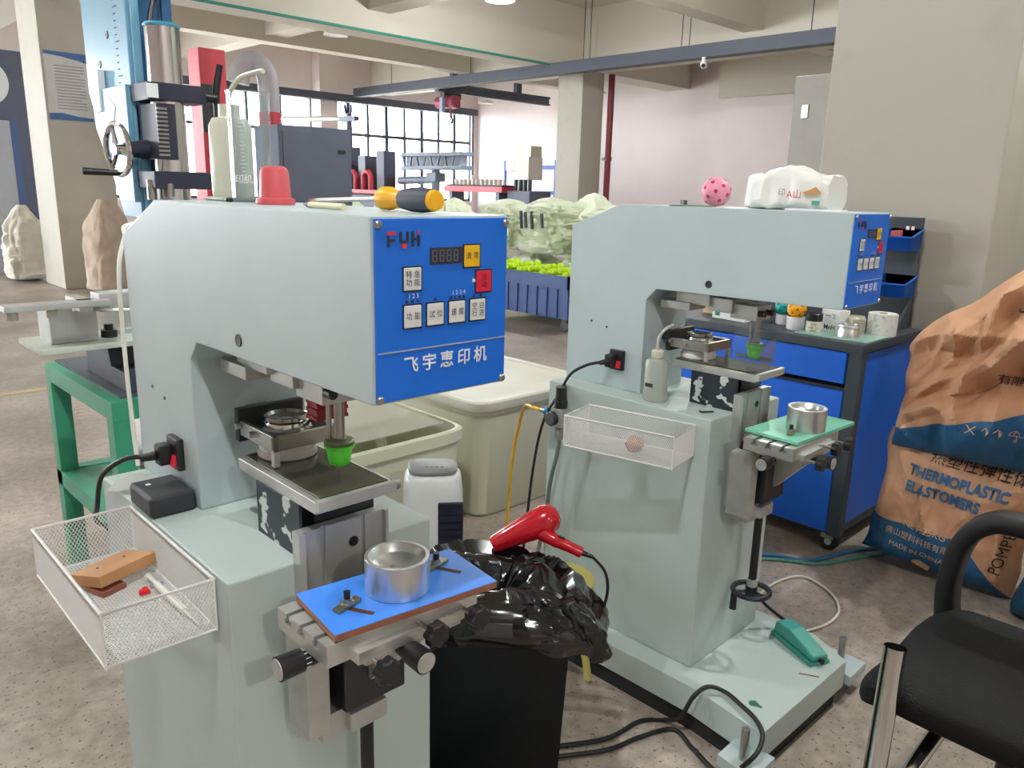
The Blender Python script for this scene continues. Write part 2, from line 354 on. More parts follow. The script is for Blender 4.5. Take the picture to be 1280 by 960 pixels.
# ------------------------------------------------------------------ pad printing machines
black_plate = blotch('plate_with_paint_blots', (34, 44, 52), (206, 212, 210), .60, .62, 26, .5, detail=2.)
pad_green = mat('pad_silicone_green', (84, 214, 52), .3, var=.04)
bellows_red = mat('bellows_red', (150, 32, 48), .6, var=.06)
ink_film = blotch('ink_plate', (96, 98, 84), (60, 62, 54), .5, .75, 14, .12, .55)
clear_plastic = thin_glass('clear_plastic', (235, 240, 240), opac=.12)
def pad_printer(M, label, plate, dz=0., first=True):
    t = thing('pad_printing_machine', label, 'machine', (M[0], M[1], 0), M[2], 'pad printing machines')
    W = .198
    hs = MB().prism([(0, 1.101), (0, 1.309), (.621, 1.309), (.788, 1.2466), (.788, .808), (.519, .808), (.519, 1.065), (.489, 1.096)], 'x', 0, W, .003)
    hs.build('housing', paint, t)
    body = MB().box(-.075, .251, .13, .273, .785, .808, .005); body.build('body', paint_top, t)
    bs = MB().prism([(-.14, .83), (-.14, .2), (-.172, -.01), (.27, -.02), (.335, .1), (.335, .83)], 'z', .05, .13, .004); bs.build('base', paint_top, t)
    MB().prism([(-.130, .82), (-.130, .2), (-.155, .005), (.255, -.005), (.322, .1), (.322, .82)], 'z', 0, .051).build('plinth', black_matte, t)
    for x, y in ((-.215, .01), (.335, .02)):
        MB().prism([(x-.045, y-.05), (x+.06, y-.05), (x+.06, y+.05), (x-.03, y+.05)], 'z', .045, .075, .003).build('foot_tab', paint, t)
        MB().cyl((x, y, 0), (x, y, .155), .0095).cyl((x, y, .0), (x, y, .012), .025).build('levelling_bolt', steel, t)
    # control panel
    pn = MB().box(.003, -.0035, 1.104, .1935, .001, 1.306, .001).build('control_panel', blue_panel, t)
    y0 = -.0036
    for x, z in ((.0065, 1.3), (.19, 1.3), (.0065, 1.108), (.189, 1.108)):
        MB().lathe([(0, .0035), (.0035, .003), (.0048, .0015), (.005, 0)], (x, y0, z), 14, (0, -1, 0)).build('panel_screw', steel, pn)
    MB().box(.004, y0-.0006, 1.1598, .1925, y0+.0004, 1.1612).build('panel_line', alu_dull, pn, smooth=False)
    def key(x0, z1, wd, hg, m):
        MB().box(x0-.0018, y0-.0008, z1-hg-.0018, x0+wd+.0018, y0+.0006, z1+.0018, .0006).build('key_rim', key_rim, pn)
        MB().box(x0, y0-.0016, z1-hg, x0+wd, y0, z1, .0008).build('key', m, pn)
    for x in (.039, .071, .103, .135): key(x, 1.211, .0235, .025, key_white)
    key(.039, 1.253, .0235, .025, key_white); key(.125, 1.275, .0235, .025, key_yellow); key(.144, 1.2445, .0235, .025, key_red)
    MB().box(.075, y0-.0014, 1.255, .122, y0, 1.274, .0008).build('display', display_black, pn)
    dd = MB()
    for i in range(4):
        x = .0785+i*.0102
        for z in (1.2585, 1.2645, 1.2705): dd.box(x, y0-.0018, z-.0004, x+.0055, y0-.0013, z+.0004)
        for xx in (x, x+.0055):
            for z in (1.2588, 1.2648): dd.box(xx-.0004, y0-.0018, z, xx+.0004, y0-.0013, z+.0052)
    dd.build('display_digits', segment_dim, pn, smooth=False)
    yl = y0-.0021
    def put(s, x, z, size, m, **k): return letters('lettering', s, size, m, pn, (x, yl, z), **k)
    put('飞 宇 惠 印 机', .099, 1.1425, .0205, white_ink, bold=.0004, sx=1.03, space=.95)
    for s, x, z in (('特 急\n功 能', .0507, 1.2405), ('功 能', .0507, 1.1985), ('试 位', .0827, 1.1985), ('速 度', .1147, 1.1985), ('空 白\n行 进', .1467, 1.1985), ('清 零', .1367, 1.2625), ('自\n动', .1557, 1.232)):
        put(s, x, z, .0088, dark_ink)
    put('1 2 3', .051, 1.2215, .0072, white_ink); put('1 2 3 4', .116, 1.2215, .0072, white_ink)
    for x in (.043, .051, .059, .083, .106, .1125, .119, .1255, .141, .152): MB().lathe([(0, .0008), (.0018, .0006), (.0019, 0)], (x, y0, 1.2155), 10, (0, -1, 0)).build('indicator_light', dark_ink, pn)
    MB().lathe([(0, .0012), (.0022, .001), (.0024, 0)], (.1405, y0, 1.2335), 10, (0, -1, 0)).build('indicator_light', white_ink, pn)
    # the maker's three-letter mark: dark strokes with red tips
    lg, lr = MB(), MB()
    def bar(q, x0, z0, x1, z1): q.box(x0, y0-.001, z0, x1, y0+.0002, z1)
    bar(lr, .018, 1.289, .029, 1.2925); bar(lg, .018, 1.276, .021, 1.2885); bar(lg, .021, 1.2815, .0275, 1.2845)
    bar(lg, .034, 1.281, .037, 1.292); bar(lg, .043, 1.281, .046, 1.292); bar(lg, .037, 1.280, .043, 1.283); bar(lr, .037, 1.2745, .043, 1.279)
    bar(lg, .050, 1.276, .053, 1.2925); bar(lg, .058, 1.276, .061, 1.288); bar(lg, .053, 1.2825, .058, 1.2855); bar(lr, .058, 1.289, .061, 1.2925)
    lg.build('logo_strokes', dark_ink, pn, smooth=False); lr.build('logo_tips', red_ink, pn, smooth=False)
    # side details
    MB().lathe([(0, .0015), (.006, .0015), (.0085, .002), (.0095, 0)], (0, .336, 1.124), 16, (-1, 0, 0)).build('hole_plug', black_plastic, t)
    for y, z in ((.70, .985), (.645, .975)): MB().lathe([(0, .002), (.003, .0015), (.0035, 0)], (0, y, z), 10, (-1, 0, 0)).build('side_screw', dark_steel, t)
    sk = MB().box(-.012, .575, .862, .001, .622, .918, .003).build('power_socket', black_plastic, t)
    MB().obox((-.0135, .588, .879), (.006, .013, .02), (0, .25, 0), .001).build('rocker_switch', red_ink, sk)
    # mechanism under the head
    MB().box(.05, .36, 1.062, .15, .46, 1.1, .002).box(.06, .3, 1.05, .14, .37, 1.085, .002).build('slide_block', alu_dull, t)
    MB().box(.04, .41, 1.045, .12, .50, 1.066, .002).build('slide_arm', alu_dull, t)
    MB().box(.07, .235, 1.038, .14, .31, 1.075, .002).build('pad_head', alu_dull, t)
    for x in (.078, .115): MB().cyl((x, .236, 1.057), (x, .218, 1.057), .0075).build('clamp_screw', black_plastic, t)
    if first:
        bl = MB()
        for i in range(9): bl.box(.088+(i % 2)*.002, .285, 1.0+i*.006, .142-(i % 2)*.002, .315, 1.0055+i*.006)
        bl.build('red_bellows', bellows_red, t, smooth=False)
    else:
        gd = MB()
        for a in ((.066, .215, .928, .068, .29, 1.012), (.142, .215, .928, .144, .29, 1.012), (.068, .213, .928, .142, .215, .99)): gd.box(*a)
        gd.build('pad_guard', thin_glass('guard_clear', (244, 247, 248), opac=.03), t, smooth=False)
        sp = MB(); sp.grid(14, 3, lambda a, c: Vector((-.085+(.010+.005*math.sin(a*19))*c*math.cos(a*2*PI), .055+.018*c*math.sin(a*2*PI), .1306))); sp.build('paint_spot', mat('spot_green', (44, 120, 96), .5), t, smooth=False)
        MB().obox((.13, .02, .1306), (.004, .05, .0008), (0, 0, .5)).build('red_scratch', mat('scratch_red', (150, 60, 54), .6), t, smooth=False)
    MB().cyl((.105, .25, .974), (.105, .25, 1.04), .0078).cyl((.095, .262, .974), (.095, .262, 1.04), .004).build('pad_shaft', steel, t)
    MB().lathe([(0, .003), (.012, .003), (.012, .0), (.02, 0), (.0225, -.002), (.0225, -.007), (.021, -.009)], (.105, .252, .979), 28).build('pad_holder', mat('pad_holder_olive', (120, 124, 96), .4, .3), t)
    MB().lathe([(0, 0), (.0225, 0), (.0225, -.009), (.0185, -.011), (.0165, -.028), (.014, -.034), (.008, -.038), (0, -.039)], (.105, .252, .976), 28).build('print_pad', pad_green, t)
    # ink tray and cup
    tr = MB().box(.037, .205, .893, .168, .448, .912, .0015); tr.build('ink_tray', alu, t)
    MB().box(.046, .208, .912, .160, .445, .9155, .0008).build('ink_plate', ink_film, t)
    MB().box(.037, .196, .898, .168, .206, .915, .001).build('tray_lip', alu_dull, t)
    MB().cyl((.168, .21, .905), (.178, .21, .905), .009).build('tray_screw', steel, t)
    MB().box(.036, .252, .807, .041, .386, .893, .0008).build('side_plate', black_plate, t)
    MB().box(.062, .256, .807, .165, .40, .89).build('tray_block', dark_steel, t, smooth=False)
    cupc = (.105, .412, .9155)
    ic = MB().lathe([(.045, 0), (.047, .002), (.047, .010), (.044, .012), (.044, .020), (.041, .0205), (.041, .002)], cupc, 40).build('ink_cup', mat('cup_white', (228, 228, 222), .35), t)
    MB().lathe([(.040, .02), (.0405, .046), (.036, .049), (.035, .056), (.030, .058), (.029, .05), (.0, .048)], cupc, 40).build('cup_ring', chrome, ic)
    MB().lathe([(.0325, .058), (.034, .060), (.034, .065), (.030, .066), (.027, .061), (.012, .058), (0, .06)], cupc, 40).build('cup_glass', mat('cup_glass_rim', (168, 170, 170), .1, .85), ic)
    cb = MB(); cb.box(.052, .352, .942, .06, .475, .966, .001); cb.box(.052, .352, .942, .165, .36, .966, .001); cb.box(.157, .352, .942, .165, .475, .966, .001)
    cb.build('cup_bracket', steel, t)
    MB().box(.05, .468, .93, .166, .482, .985, .001).box(.085, .48, .95, .125, .52, .975, .001).build('bracket_mount', dark_steel, t)
    for x in (.052, .157): MB().box(x, .353, .917, x+.01, .363, .946, .001).build('bracket_leg', alu, t)
    for y, z in ((.42, .955), (.465, .958)): MB().cyl((.052, y, z), (.044, y, z), .005).build('bracket_screw', steel, t)
    # vertical slide on the front of the body
    sl = MB(); sl.prism([(.024, .252), (.024, .232), (.032, .228), (.032, .236), (.062, .236), (.062, .240), (.068, .240), (.068, .236), (.13, .236), (.13, .240), (.136, .240), (.136, .236), (.168, .236), (.168, .228), (.176, .232), (.176, .252)], 'z', .557, .857)
    sl.build('slide_rail', alu_dull, t, ang=25)
    MB().cyl((.115, .2365, .82), (.115, .2345, .82), .008).build('rail_bolt', black_plastic, t)
    # cross table, riding on the slide
    z = dz
    br = MB().box(.045, .155, .60+z, .15, .232, .75+z, .003); br.build('table_bracket', dark_steel, t)
    MB().box(-.005, .17, .57+z, .03, .231, .735+z, .002).build('bracket_wing', alu_dull, t)
    MB().prism([(.04, .73), (.12, .73), (.12, .705), (.06, .66), (.04, .66)] if False else [(.06, .735+z), (.17, .735+z), (.17, .64+z), (.15, .64+z)], 'x', .085, .11, .002).build('gusset', alu_dull, t)
    MB().box(.02, .06, .735+z, .18, .18, .756+z, .002).build('cross_slide', alu_dull, t)
    MB().box(.0, .045, .752+z, .175, .075, .770+z, .002).build('cross_gib', alu, t)
    zt0, zt1 = .760+z, .790+z
    pts = [(.055, zt0), (.055, zt1)]
    for c in (.082, .118, .154):
        pts += [(c-.004, zt1), (c-.004, zt1-.007), (c-.0085, zt1-.007), (c-.0085, zt1-.015), (c+.0085, zt1-.015), (c+.0085, zt1-.007), (c+.004, zt1-.007), (c+.004, zt1)]
    pts += [(.181, zt1), (.181, zt0)]
    MB().prism(pts, 'x', -.038, .205).build('slotted_table', alu, t, ang=20)
    mic = lambda c, d, n='micrometer_knob': MB().cyl(c, Vector(c)+Vector(d)*.018, .0125, seg=24).cyl(Vector(c)+Vector(d)*.018, Vector(c)+Vector(d)*.05, .0155, .0165, seg=24).build(n, black_plastic, t)
    k1 = mic((-.025, .112, .747+z), (-1, 0, 0)); MB().lathe([(0, .001), (.014, .001), (.0142, 0)], (-.0755, .112, .747+z), 24, (-1, 0, 0)).build('knob_cap', alu_dull, k1)
    tick = MB()
    for i in range(12):
        a = 2*PI*i/12; tick.obox((-.038, .112+.0128*math.cos(a), .747+z+.0128*math.sin(a)), (.007, .0008, .0008))
    tick.build('scale_ticks', white_ink, k1, smooth=False)
    k2 = mic((.078, .058, .742+z), (0, -1, 0)); MB().lathe([(0, .001), (.014, .001), (.0142, 0)], (.078, .0075, .742+z), 24, (0, -1, 0)).build('knob_cap', alu_dull, k2)
    for x, zz in ((.022, .752), (.100, .772), (.172, .768)):
        MB().cyl((x, .06, zz+z), (x, .02, zz+z), .0035).build('knob_stem', steel, t)
        MB().knob((x, .022, zz+z), (0, -1, 0), .0165, .016).build('lobed_knob', black_plastic, t)
    # lifting screw with handwheel
    MB().box(.02, .18, .548+z, .075, .232, .59+z, .002).box(.06, .165, .553+z, .125, .215, .585+z, .004).build('screw_clamp', alu_dull, t)
    MB().cyl((.102, .19, .30), (.102, .19, .70+z), .0105, seg=16).build('lifting_screw', black_plastic, t)
    hw = MB().tube([(.102+.047*math.cos(a), .19+.047*math.sin(a), .315) for a in [2*PI*i/40 for i in range(40)]], .0075, 10, closed=True)
    for i in range(3):
        a = 2*PI*i/3+.4; hw.tube([(.102, .19, .312), (.102+.047*math.cos(a), .19+.047*math.sin(a), .315)], .005, 8)
    hw.cyl((.102, .19, .30), (.102, .19, .33), .016); hw.build('handwheel', mat('wheel_enamel', (30, 32, 44), .25, coat=.3), t)
    MB().cyl((.064, .218, .315), (.064, .218, .265), .008, .0095).build('wheel_grip', black_plastic, t)
    MB().cyl((.102, .19, .33), (.102, .19, .35), .014).build('wheel_collar', alu_dull, t)
    # plate with the work holder
    plate(t, z)
    return t
ring_alu = mat('turned_aluminium', (220, 221, 220), .34, .9, var=.05, scale=30)
def work_ring(t, c, R=.0445, h=.05):
    MB().lathe([(0, h*.45), (R*.22, h*.45), (R*.25, h*.62), (R*.5, h*.68), (R*.72, h*.78), (R*.86, h*.98), (R*.88, h), (R-.0008, h), (R, h-.001), (R, .001), (R-.001, 0), (0, 0)], c, 48).build('work_ring', ring_alu, t, ang=25)
def clamp(t, x, y, z, a):
    MB().obox((x, y, z+.003), (.042, .013, .005), (0, 0, a), .001).build('clamp_strap', mat('clamp_brass', (160, 156, 118), .35, .9, var=.15, scale=40), t)
    MB().lathe([(.0095, 0), (.0095, .002), (.007, .0025), (.007, .007), (.0045, .0075)], (x, y, z+.005), 18).build('clamp_nut', steel, t)
    MB().cyl((x, y, z+.01), (x, y, z+.022), .0045).build('clamp_bolt', black_plastic, t)
def plate1(t, dz):
    z1 = .802+dz; a = -.11
    pb = MB().box(-.123, -.062, -.0105, .123, .062, -.001, .0005); pb.rz(a).move(.103, .103, z1); pl = pb.build('fixture_plate', mat('phenolic_brown', (150, 96, 70), .55, var=.1, scale=30), t)
    tp = MB().box(-.123, -.062, -.001, .123, .062, .0, .0003); tp.rz(a).move(.103, .103, z1); tp.build('plate_film', mat('film_blue', (70, 140, 240), .35, var=.02), pl)
    for x, y, aa in ((.022, .098, .25), (.18, .112, .2)):
        c = MB().obox((x+.012*math.cos(-.9), y+.02*math.sin(-.9), z1+.0003), (.007, .036, .001), (0, 0, .5)); c.build('plate_slot', mat('slot_brown', (92, 52, 34), .7), pl)
        clamp(t, x, y+.006, z1, aa)
    work_ring(t, (.101, .103, z1))
def plate2(t, dz):
    z1 = .800+dz; a = -.06
    pb = MB().box(-.14, -.07, -.008, .14, .07, 0, .0008); pb.rz(a).move(.135, .122, z1); pb.build('fixture_plate', mat('glass_fibre_green', (122, 200, 172), .22, var=.04, scale=20), t)
    clamp(t, .045, .105, z1, .3)
    work_ring(t, (.112, .100, z1), .046, .056)
m1 = pad_printer(M1, 'grey-green pad printer in front, blue work plate under a green pad, control panel facing right', plate1, 0.)
m2 = pad_printer(M2, 'grey-green pad printer further back with pale green work plate, beside the blue tool cabinet', plate2, -.014, False)
# ------------------------------------------------------------------ baskets on the machines
basket_white = mat('basket_enamel', (236, 236, 234), .4, var=.02)
def lattice(mb, o, u, v, W, H, pitch=.0056, r=.00055):
    """diagonal wire lattice over the rectangle o + s*u + t*v"""
    o, u, v = Vector(o), Vector(u), Vector(v); k = .62
    for sgn in (1, -1):
        c = -H*k if sgn > 0 else 0
        end = W if sgn > 0 else W+H*k
        while c < end:
            # line s = c + sgn*t*k
            t0, t1 = 0., H
            lo, hi = (0-c)/(sgn*k), (W-c)/(sgn*k)
            if lo > hi: lo, hi = hi, lo
            t0, t1 = max(t0, lo), min(t1, hi)
            if t1-t0 > .002:
                a = o+u*(c+sgn*k*t0)+v*t0; b = o+u*(c+sgn*k*t1)+v*t1
                mb.cyl(a, b, r, seg=3, cap=False)
            c += pitch
def basket(M, ox, oy, oz, rot, L, D, H, label):
    t = thing('wire_basket', label, 'basket', on(M, ox, oy, oz), M[2]+rot, 'wire baskets hung on the machines')
    # local: x from -D (outer) to 0 (against the machine), y 0..L, z 0..H
    cs = [(-D, 0), (0, 0), (0, L), (-D, L)]
    MB().tube([(x, y, H) for x, y in cs], .0026, 8, closed=True).build('rim', basket_white, t)
    MB().tube([(x, y, 0.002) for x, y in cs], .002, 8, closed=True).build('bottom_rim', basket_white, t)
    for x, y in cs: MB().cyl((x, y, 0), (x, y, H), .0018, seg=8).build('corner_wire', basket_white, t)
    for (o, u, v, W, Hh) in (((-D, 0, 0), (1, 0, 0), (0, 0, 1), D, H), ((-D, L, 0), (1, 0, 0), (0, 0, 1), D, H), ((-D, 0, 0), (0, 1, 0), (0, 0, 1), L, H), ((0, 0, 0), (0, 1, 0), (0, 0, 1), L, H), ((-D, 0, .001), (0, 1, 0), (1, 0, 0), L, D)):
        q = MB(); lattice(q, o, u, v, W, Hh); p = q.build('mesh_panel', basket_white, t, smooth=False, norm=False); p['kind'] = 'stuff'
    return t
basket(M1, -.079, .287, .724, 0, .335, .146, .079, 'white wire mesh basket with a wood block, hung on the front machine')
basket(M2, -.079, .292, .708, .2, .295, .13, .08, 'white wire mesh basket with a crumpled brown scrap, on the machine by the blue cabinet')
wood = mat('wood_block', (186, 138, 92), .6, var=.14, scale=18)
b = MB().box(-.05, -.036, -.009, .05, .036, .009, .001); b.bm.transform(Matrix.Rotation(-.18, 4, 'X'))
wb_ = b.build('wood_board', wood); wt = thing('wood_block', 'tan wooden block lying in the front white basket', 'block', on(M1, -.138, .532, .744), M1[2]+.35)
wb_.parent = wt
for x in (-.025, .022): MB().lathe([(0, .0006), (.002, .0005), (.0022, 0)], (x, .004, .0098), 8).build('nail_hole', mat('nail_dark', (80, 56, 40), .7, var=0), wt)
MB().box(-.05, -.04, -.018, -.01, .0, -.009, .001).build('backing_strip', mat('wood_red', (150, 90, 70), .6, var=.1, scale=20), wt)
def heart():
    q = MB(); n = 24; pts = []
    for i in range(n):
        a = 2*PI*i/n; pts.append((16*math.sin(a)**3*.00055, (13*math.cos(a)-5*math.cos(2*a)-2*math.cos(3*a)-math.cos(4*a))*.00055))
    return q.prism(pts, 'z', 0, .006, .001)
h = heart().rz(.7).build('red_charm', mat('red_plastic', (226, 24, 34), .3)); h.location = on(M1, -.12, .452, .7275); tag(h, 'small red heart-shaped plastic piece in the front white basket', 'charm')
sy = thing('syringe', 'thin white plastic syringe lying in the front white basket', 'syringe', on(M1, -.098, .30, .734), M1[2]+.02)
sw = mat('syringe_white', (236, 236, 226), .35)
MB().cyl((0, .05, 0), (0, .155, 0), .0055, seg=16).build('barrel', sw, sy); MB().box(-.01, .153, -.004, .01, .156, .004, .001).build('finger_flange', mat('flange_mauve', (176, 168, 196), .4), sy)
MB().cyl((0, .155, 0), (0, .19, 0), .003, seg=10).cyl((0, .188, 0), (0, .191, 0), .006).build('plunger', sw, sy); MB().cyl((0, .05, 0), (0, .0, 0), .0028, .0012, seg=10).build('nozzle', sw, sy)
q = MB().sph((0, 0, .02), .024, 20, 12, (1, .8, .85)).noise(.008, 60, 3).noise(.004, 140, 5); cr_ = q.build('crumpled_scrap', mat('scrap_brown', (176, 126, 110), .8, var=.2, scale=60)); cr_.location = on(M2, -.175, .40, .7105); tag(cr_, 'crumpled brown scrap lying in the rear white basket', 'scrap')
# ------------------------------------------------------------------ on and beside the front machine
pb = thing('black_box', 'rounded black plastic box beside the power plug of the front machine', 'box', on(M1, -.04, .578, .808), M1[2])
MB().box(-.037, -.05, 0, .037, .05, .036, .007, 3).build('shell', mat('box_black', (40, 42, 46), .55, var=.08), pb); MB().lathe([(0, .0006), (.004, .0004), (.0045, 0)], (-.015, .02, .036), 12).build('white_dot', white_ink, pb)
pp = MB(); pp.grid(8, 6, lambda a, c: (-.045+.09*a, -.03+.06*c, .002+.012*math.sin(a*3)*c)); pp.bm.faces.ensure_lookup_table()
bmesh.ops.solidify(pp.bm, geom=pp.bm.faces[:], thickness=.0012); po = pp.build('paper_scrap', mat('paper_white', (232, 236, 232), .7)); po.location = on(M1, -.038, .70, .8095); po.rotation_euler = (0, 0, .6); tag(po, 'crumpled white paper scrap behind the black box on the front machine', 'paper')
def power_cord(M, label, pts):
    t = thing('power_cord', label, 'cord', on(M, 0, 0, 0), M[2], 'black mains cords of the machines')
    MB().box(-.034, .596, .870, -.012, .622, .906, .004).cyl((-.034, .609, .888), (-.055, .620, .884), .0085, .006).build('plug', rubber, t)
    MB().tube(pts, .0042, 8, smooth=6).build('cable', rubber, t)
power_cord(M1, 'black mains cord plugged into the front machine beside the black box', [(-.05, .618, .886), (-.075, .64, .882), (-.105, .67, .85), (-.112, .69, .79), (-.10, .75, .74), (-.06, .80, .68), (.0, .82, .5), (.06, .84, .15), (.06, .87, .012), (.06, 1.0, .006)])
power_cord(M2, 'black mains cord plugged into the rear machine, running behind the air regulator', [(-.05, .618, .886), (-.06, .66, .872), (-.075, .705, .84), (-.085, .735, .78), (-.12, .76, .7), (-.125, .79, .55), (-.145, .80, .3), (-.16, .82, .02), (-.18, .9, .006)])
ldpe = mat('milky_plastic', (226, 228, 208), .35, var=.02, trans=.15)
# wash bottle with bent spout
wbt = thing('wash_bottle', 'milky plastic wash bottle with bent spout on the front machine head', 'bottle', on(M1, .12, .59, 1.3095), M1[2])
MB().box(-.036, -.036, 0, .036, .036, .006, .002).build('drip_tray', mat('tray_grey', (170, 172, 160), .5), wbt)
MB().lathe([(0, .006), (.033, .006), (.034, .01), (.034, .118), (.028, .130), (.017, .132), (.017, .152), (0, .152)], (0, 0, 0), 24).build('bottle_body', ldpe, wbt)
MB().tube([(0, 0, .150), (0, -.006, .17), (.006, -.03, .19), (.015, -.06, .197), (.02, -.085, .199)], .0042, 8, smooth=5).build('spout', ldpe, wbt)
gc = thing('measuring_cylinder', 'clear graduated measuring cylinder standing by the red cup', 'cylinder', on(M1, .115, .511, 1.3095), M1[2])
gl = thin_glass('clear_acrylic', (246, 249, 250), opac=.05)
MB().lathe([(0, .002), (.032, .002), (.032, .16), (.0335, .164), (.0335, .166), (.0308, .165), (.0308, .0045), (0, .0045)], (0, 0, 0), 32).build('tube', gl, gc)
MB().lathe([(0, 0), (.034, 0), (.034, .004), (0, .004)], (0, 0, 0), 32).build('foot', gl, gc)
tk = MB()
for i in range(22):
    z = .03+i*.0055; tk.obox((-.0235, -.0235, z), (.0005, .010 if i % 5 == 0 else .006, .0008), (0, 0, PI/4))
tk.build('graduation_marks', white_ink, gc, smooth=False); letters('lettering', '印机', .014, white_ink, gc, (-.0245, -.0245, .034), rot=(PI/2, 0, -PI/4))
rc = MB().lathe([(0, .054), (.013, .054), (.018, .051), (.0205, .045), (.0225, .010), (.0275, .008), (.028, .003), (.0275, 0), (.02, .0), (.018, .04), (0, .042)], (0, 0, 0), 32).build('red_cup', mat('cup_red', (206, 88, 94), .42))
rc.location = on(M1, .09, .385, 1.3095); tag(rc, 'red plastic cup standing upside down on the front machine head', 'cup')
sd = thing('screwdriver', 'yellow and dark handled screwdriver lying on the front machine head', 'screwdriver', on(M1, .115, 0, 1.3245), M1[2])
MB().cyl((0, .33, -.008), (0, .14, 0), .0035, seg=12).build('blade', steel, sd)
MB().lathe([(0, .0), (.011, .0), (.0145, .008), (.0145, .022), (.0115, .032), (.0105, .045), (.012, .052), (0, .052)], (0, .15, 0), 24, (0, -1, 0)).build('handle_front', mat('handle_yellow', (244, 178, 22), .4), sd)
MB().lathe([(0, .0), (.0118, 0), (.0145, .02), (.0148, .04), (.013, .06), (0, .06)], (0, .101, 0), 24, (0, -1, 0)).build('handle_grip', mat('grip_navy', (52, 58, 74), .55), sd)
MB().lathe([(0, .0), (.0128, 0), (.0115, .007), (0, .009)], (0, .042, 0), 24, (0, -1, 0)).build('handle_end', MATS['handle_yellow'], sd)
mk = thing('marker_stick', 'thin pale stick with a purple tip lying before the screwdriver', 'stick', on(M1, .06, .15, 1.3135), M1[2]-.05)
MB().cyl((0, 0, 0), (0, .09, 0), .004, seg=12).build('shaft', mat('stick_cream', (226, 220, 180), .5), mk); MB().cyl((0, .09, 0), (0, .105, 0), .0045, .002, seg=12).build('tip', mat('tip_purple', (84, 72, 130), .5), mk)
cl = MB().box(-.012, -.006, 0, .012, .006, .006, .002).cyl((-.012, 0, .003), (-.022, 0, .003), .002).build('binder_clip', black_plastic); cl.location = on(M1, .08, .52, 1.3095); cl.rotation_euler = (0, 0, 1.2); tag(cl, 'tiny black clip on the front machine head left of the red cup', 'clip')
# white air tube down the back of the front machine
at = MB().tube([(.98, 2.54, 1.27), (.85, 2.2, 1.235), on(M1, .06, .93, 1.255), on(M1, .02, .84, 1.235), on(M1, -.004, .81, 1.18), on(M1, -.006, .815, 1.05), on(M1, -.006, .81, .9), on(M1, -.006, .80, .81)], .004, 8, smooth=6).build('air_tube', mat('tube_white', (232, 232, 222), .35)); tag(at, 'thin white air tube curving down the back of the front machine', 'tube')
# ------------------------------------------------------------------ on and beside the rear machine
def holey_ball(name, c, R, m, mh, label):
    t = thing(name, label, 'ball', c)
    MB().sph((0, 0, R), R, 36, 22).build('shell', m, t)
    n = 26
    for i in range(n):
        z = 1-2*(i+.5)/n; a = i*2.39996; r = math.sqrt(1-z*z); d = Vector((r*math.cos(a), r*math.sin(a), z))
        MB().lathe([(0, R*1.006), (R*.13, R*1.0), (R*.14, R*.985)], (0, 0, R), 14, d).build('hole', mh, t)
    return t
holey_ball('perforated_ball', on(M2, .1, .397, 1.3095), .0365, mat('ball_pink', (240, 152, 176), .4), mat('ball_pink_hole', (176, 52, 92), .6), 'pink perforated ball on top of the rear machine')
gs = MB().box(-.05, -.025, 0, .05, .025, .003).build('green_card', mat('card_green', (118, 150, 124), .6)); gs.location = on(M2, .03, .42, 1.3095); gs.rotation_euler = (0, 0, 1.75); tag(gs, 'thin green card beside the pink ball', 'card')
bt = thing('label_strip', 'small dark strip with blue marks left of the pink ball', 'strip', on(M2, .06, .465, 1.3095), .9)
MB().box(-.016, -.004, 0, .016, .004, .014, .001).build('strip_body', mat('strip_dark', (50, 50, 62), .5), bt)
for i in range(3): MB().box(-.012+i*.009, -.0046, .003, -.006+i*.009, -.004, .011).build('blue_mark', mat('mark_blue', (88, 110, 190), .5), bt)
tp = thing('tissue_packet', 'white packet of tissues with red and ochre print on the rear machine', 'tissue packet', on(M2, .10, .19, 1.3095), M2[2])
def pk(a, c):
    s = (a*2-1); h_ = .078+.022*math.exp(-((s-.05)/.42)**2)
    th = c*2*PI; sx, sz = math.cos(th), math.sin(th)
    e = .45; X = math.copysign(abs(sx)**e, sx)*.052; Zz = (math.copysign(abs(sz)**e, sz)*.5+.5)*h_
    end = 1-.35*max(0, abs(s)-.82)/.18 if s > 0 else 1-.1*max(0, abs(s)-.8)/.2
    p = Vector((X*end, .104*s, Zz)); n = noise.noise_vector(p*30)*.006+noise.noise_vector(p*80)*.0025; n.z = max(n.z, -p.z) if p.z < .01 else n.z
    return p+n*(1 if p.z > .004 else 0)
q = MB().grid(34, 40, pk, cv=True); q.bm.verts.ensure_lookup_table()
q.bm.faces.new([q.bm.verts[j*34] for j in range(40)]); q.bm.faces.new([q.bm.verts[j*34+33] for j in range(40)])
q.build('wrapper', mat('tissue_wrap', (240, 240, 234), .3, var=.02, spec=.6), tp, ang=60)
pr = mat('print_ochre', (196, 140, 84), .6, var=.1); pg = mat('print_green', (74, 160, 140), .6, var=0)
letters('lettering', 'A山', .022, mat('print_red', (196, 66, 46), .6, var=0), tp, (-.0595, -.03, .034), rot=(PI/2, 0, -PI/2))
letters('lettering', '印', .018, mat('print_grey', (120, 120, 118), .6, var=0), tp, (-.0595, .0, .038), rot=(PI/2, 0, -PI/2))
MB().prism([(-.095, .038), (-.08, .052), (-.068, .046), (-.05, .04), (-.06, .034)], 'x', -.060, -.0585).build('printed_hill', pr, tp, smooth=False)
MB().box(-.060, -.092, .012, -.0585, -.074, .022).build('printed_block', pg, tp, smooth=False)
rl = MB().box(-.006, -.07, 0, .006, .07, .004).build('white_ruler', white_ink); rl.location = on(M2, .03, .10, 1.3095); rl.rotation_euler = (0, 0, M2[2]); tag(rl, 'thin white ruler lying before the tissue packet', 'ruler')
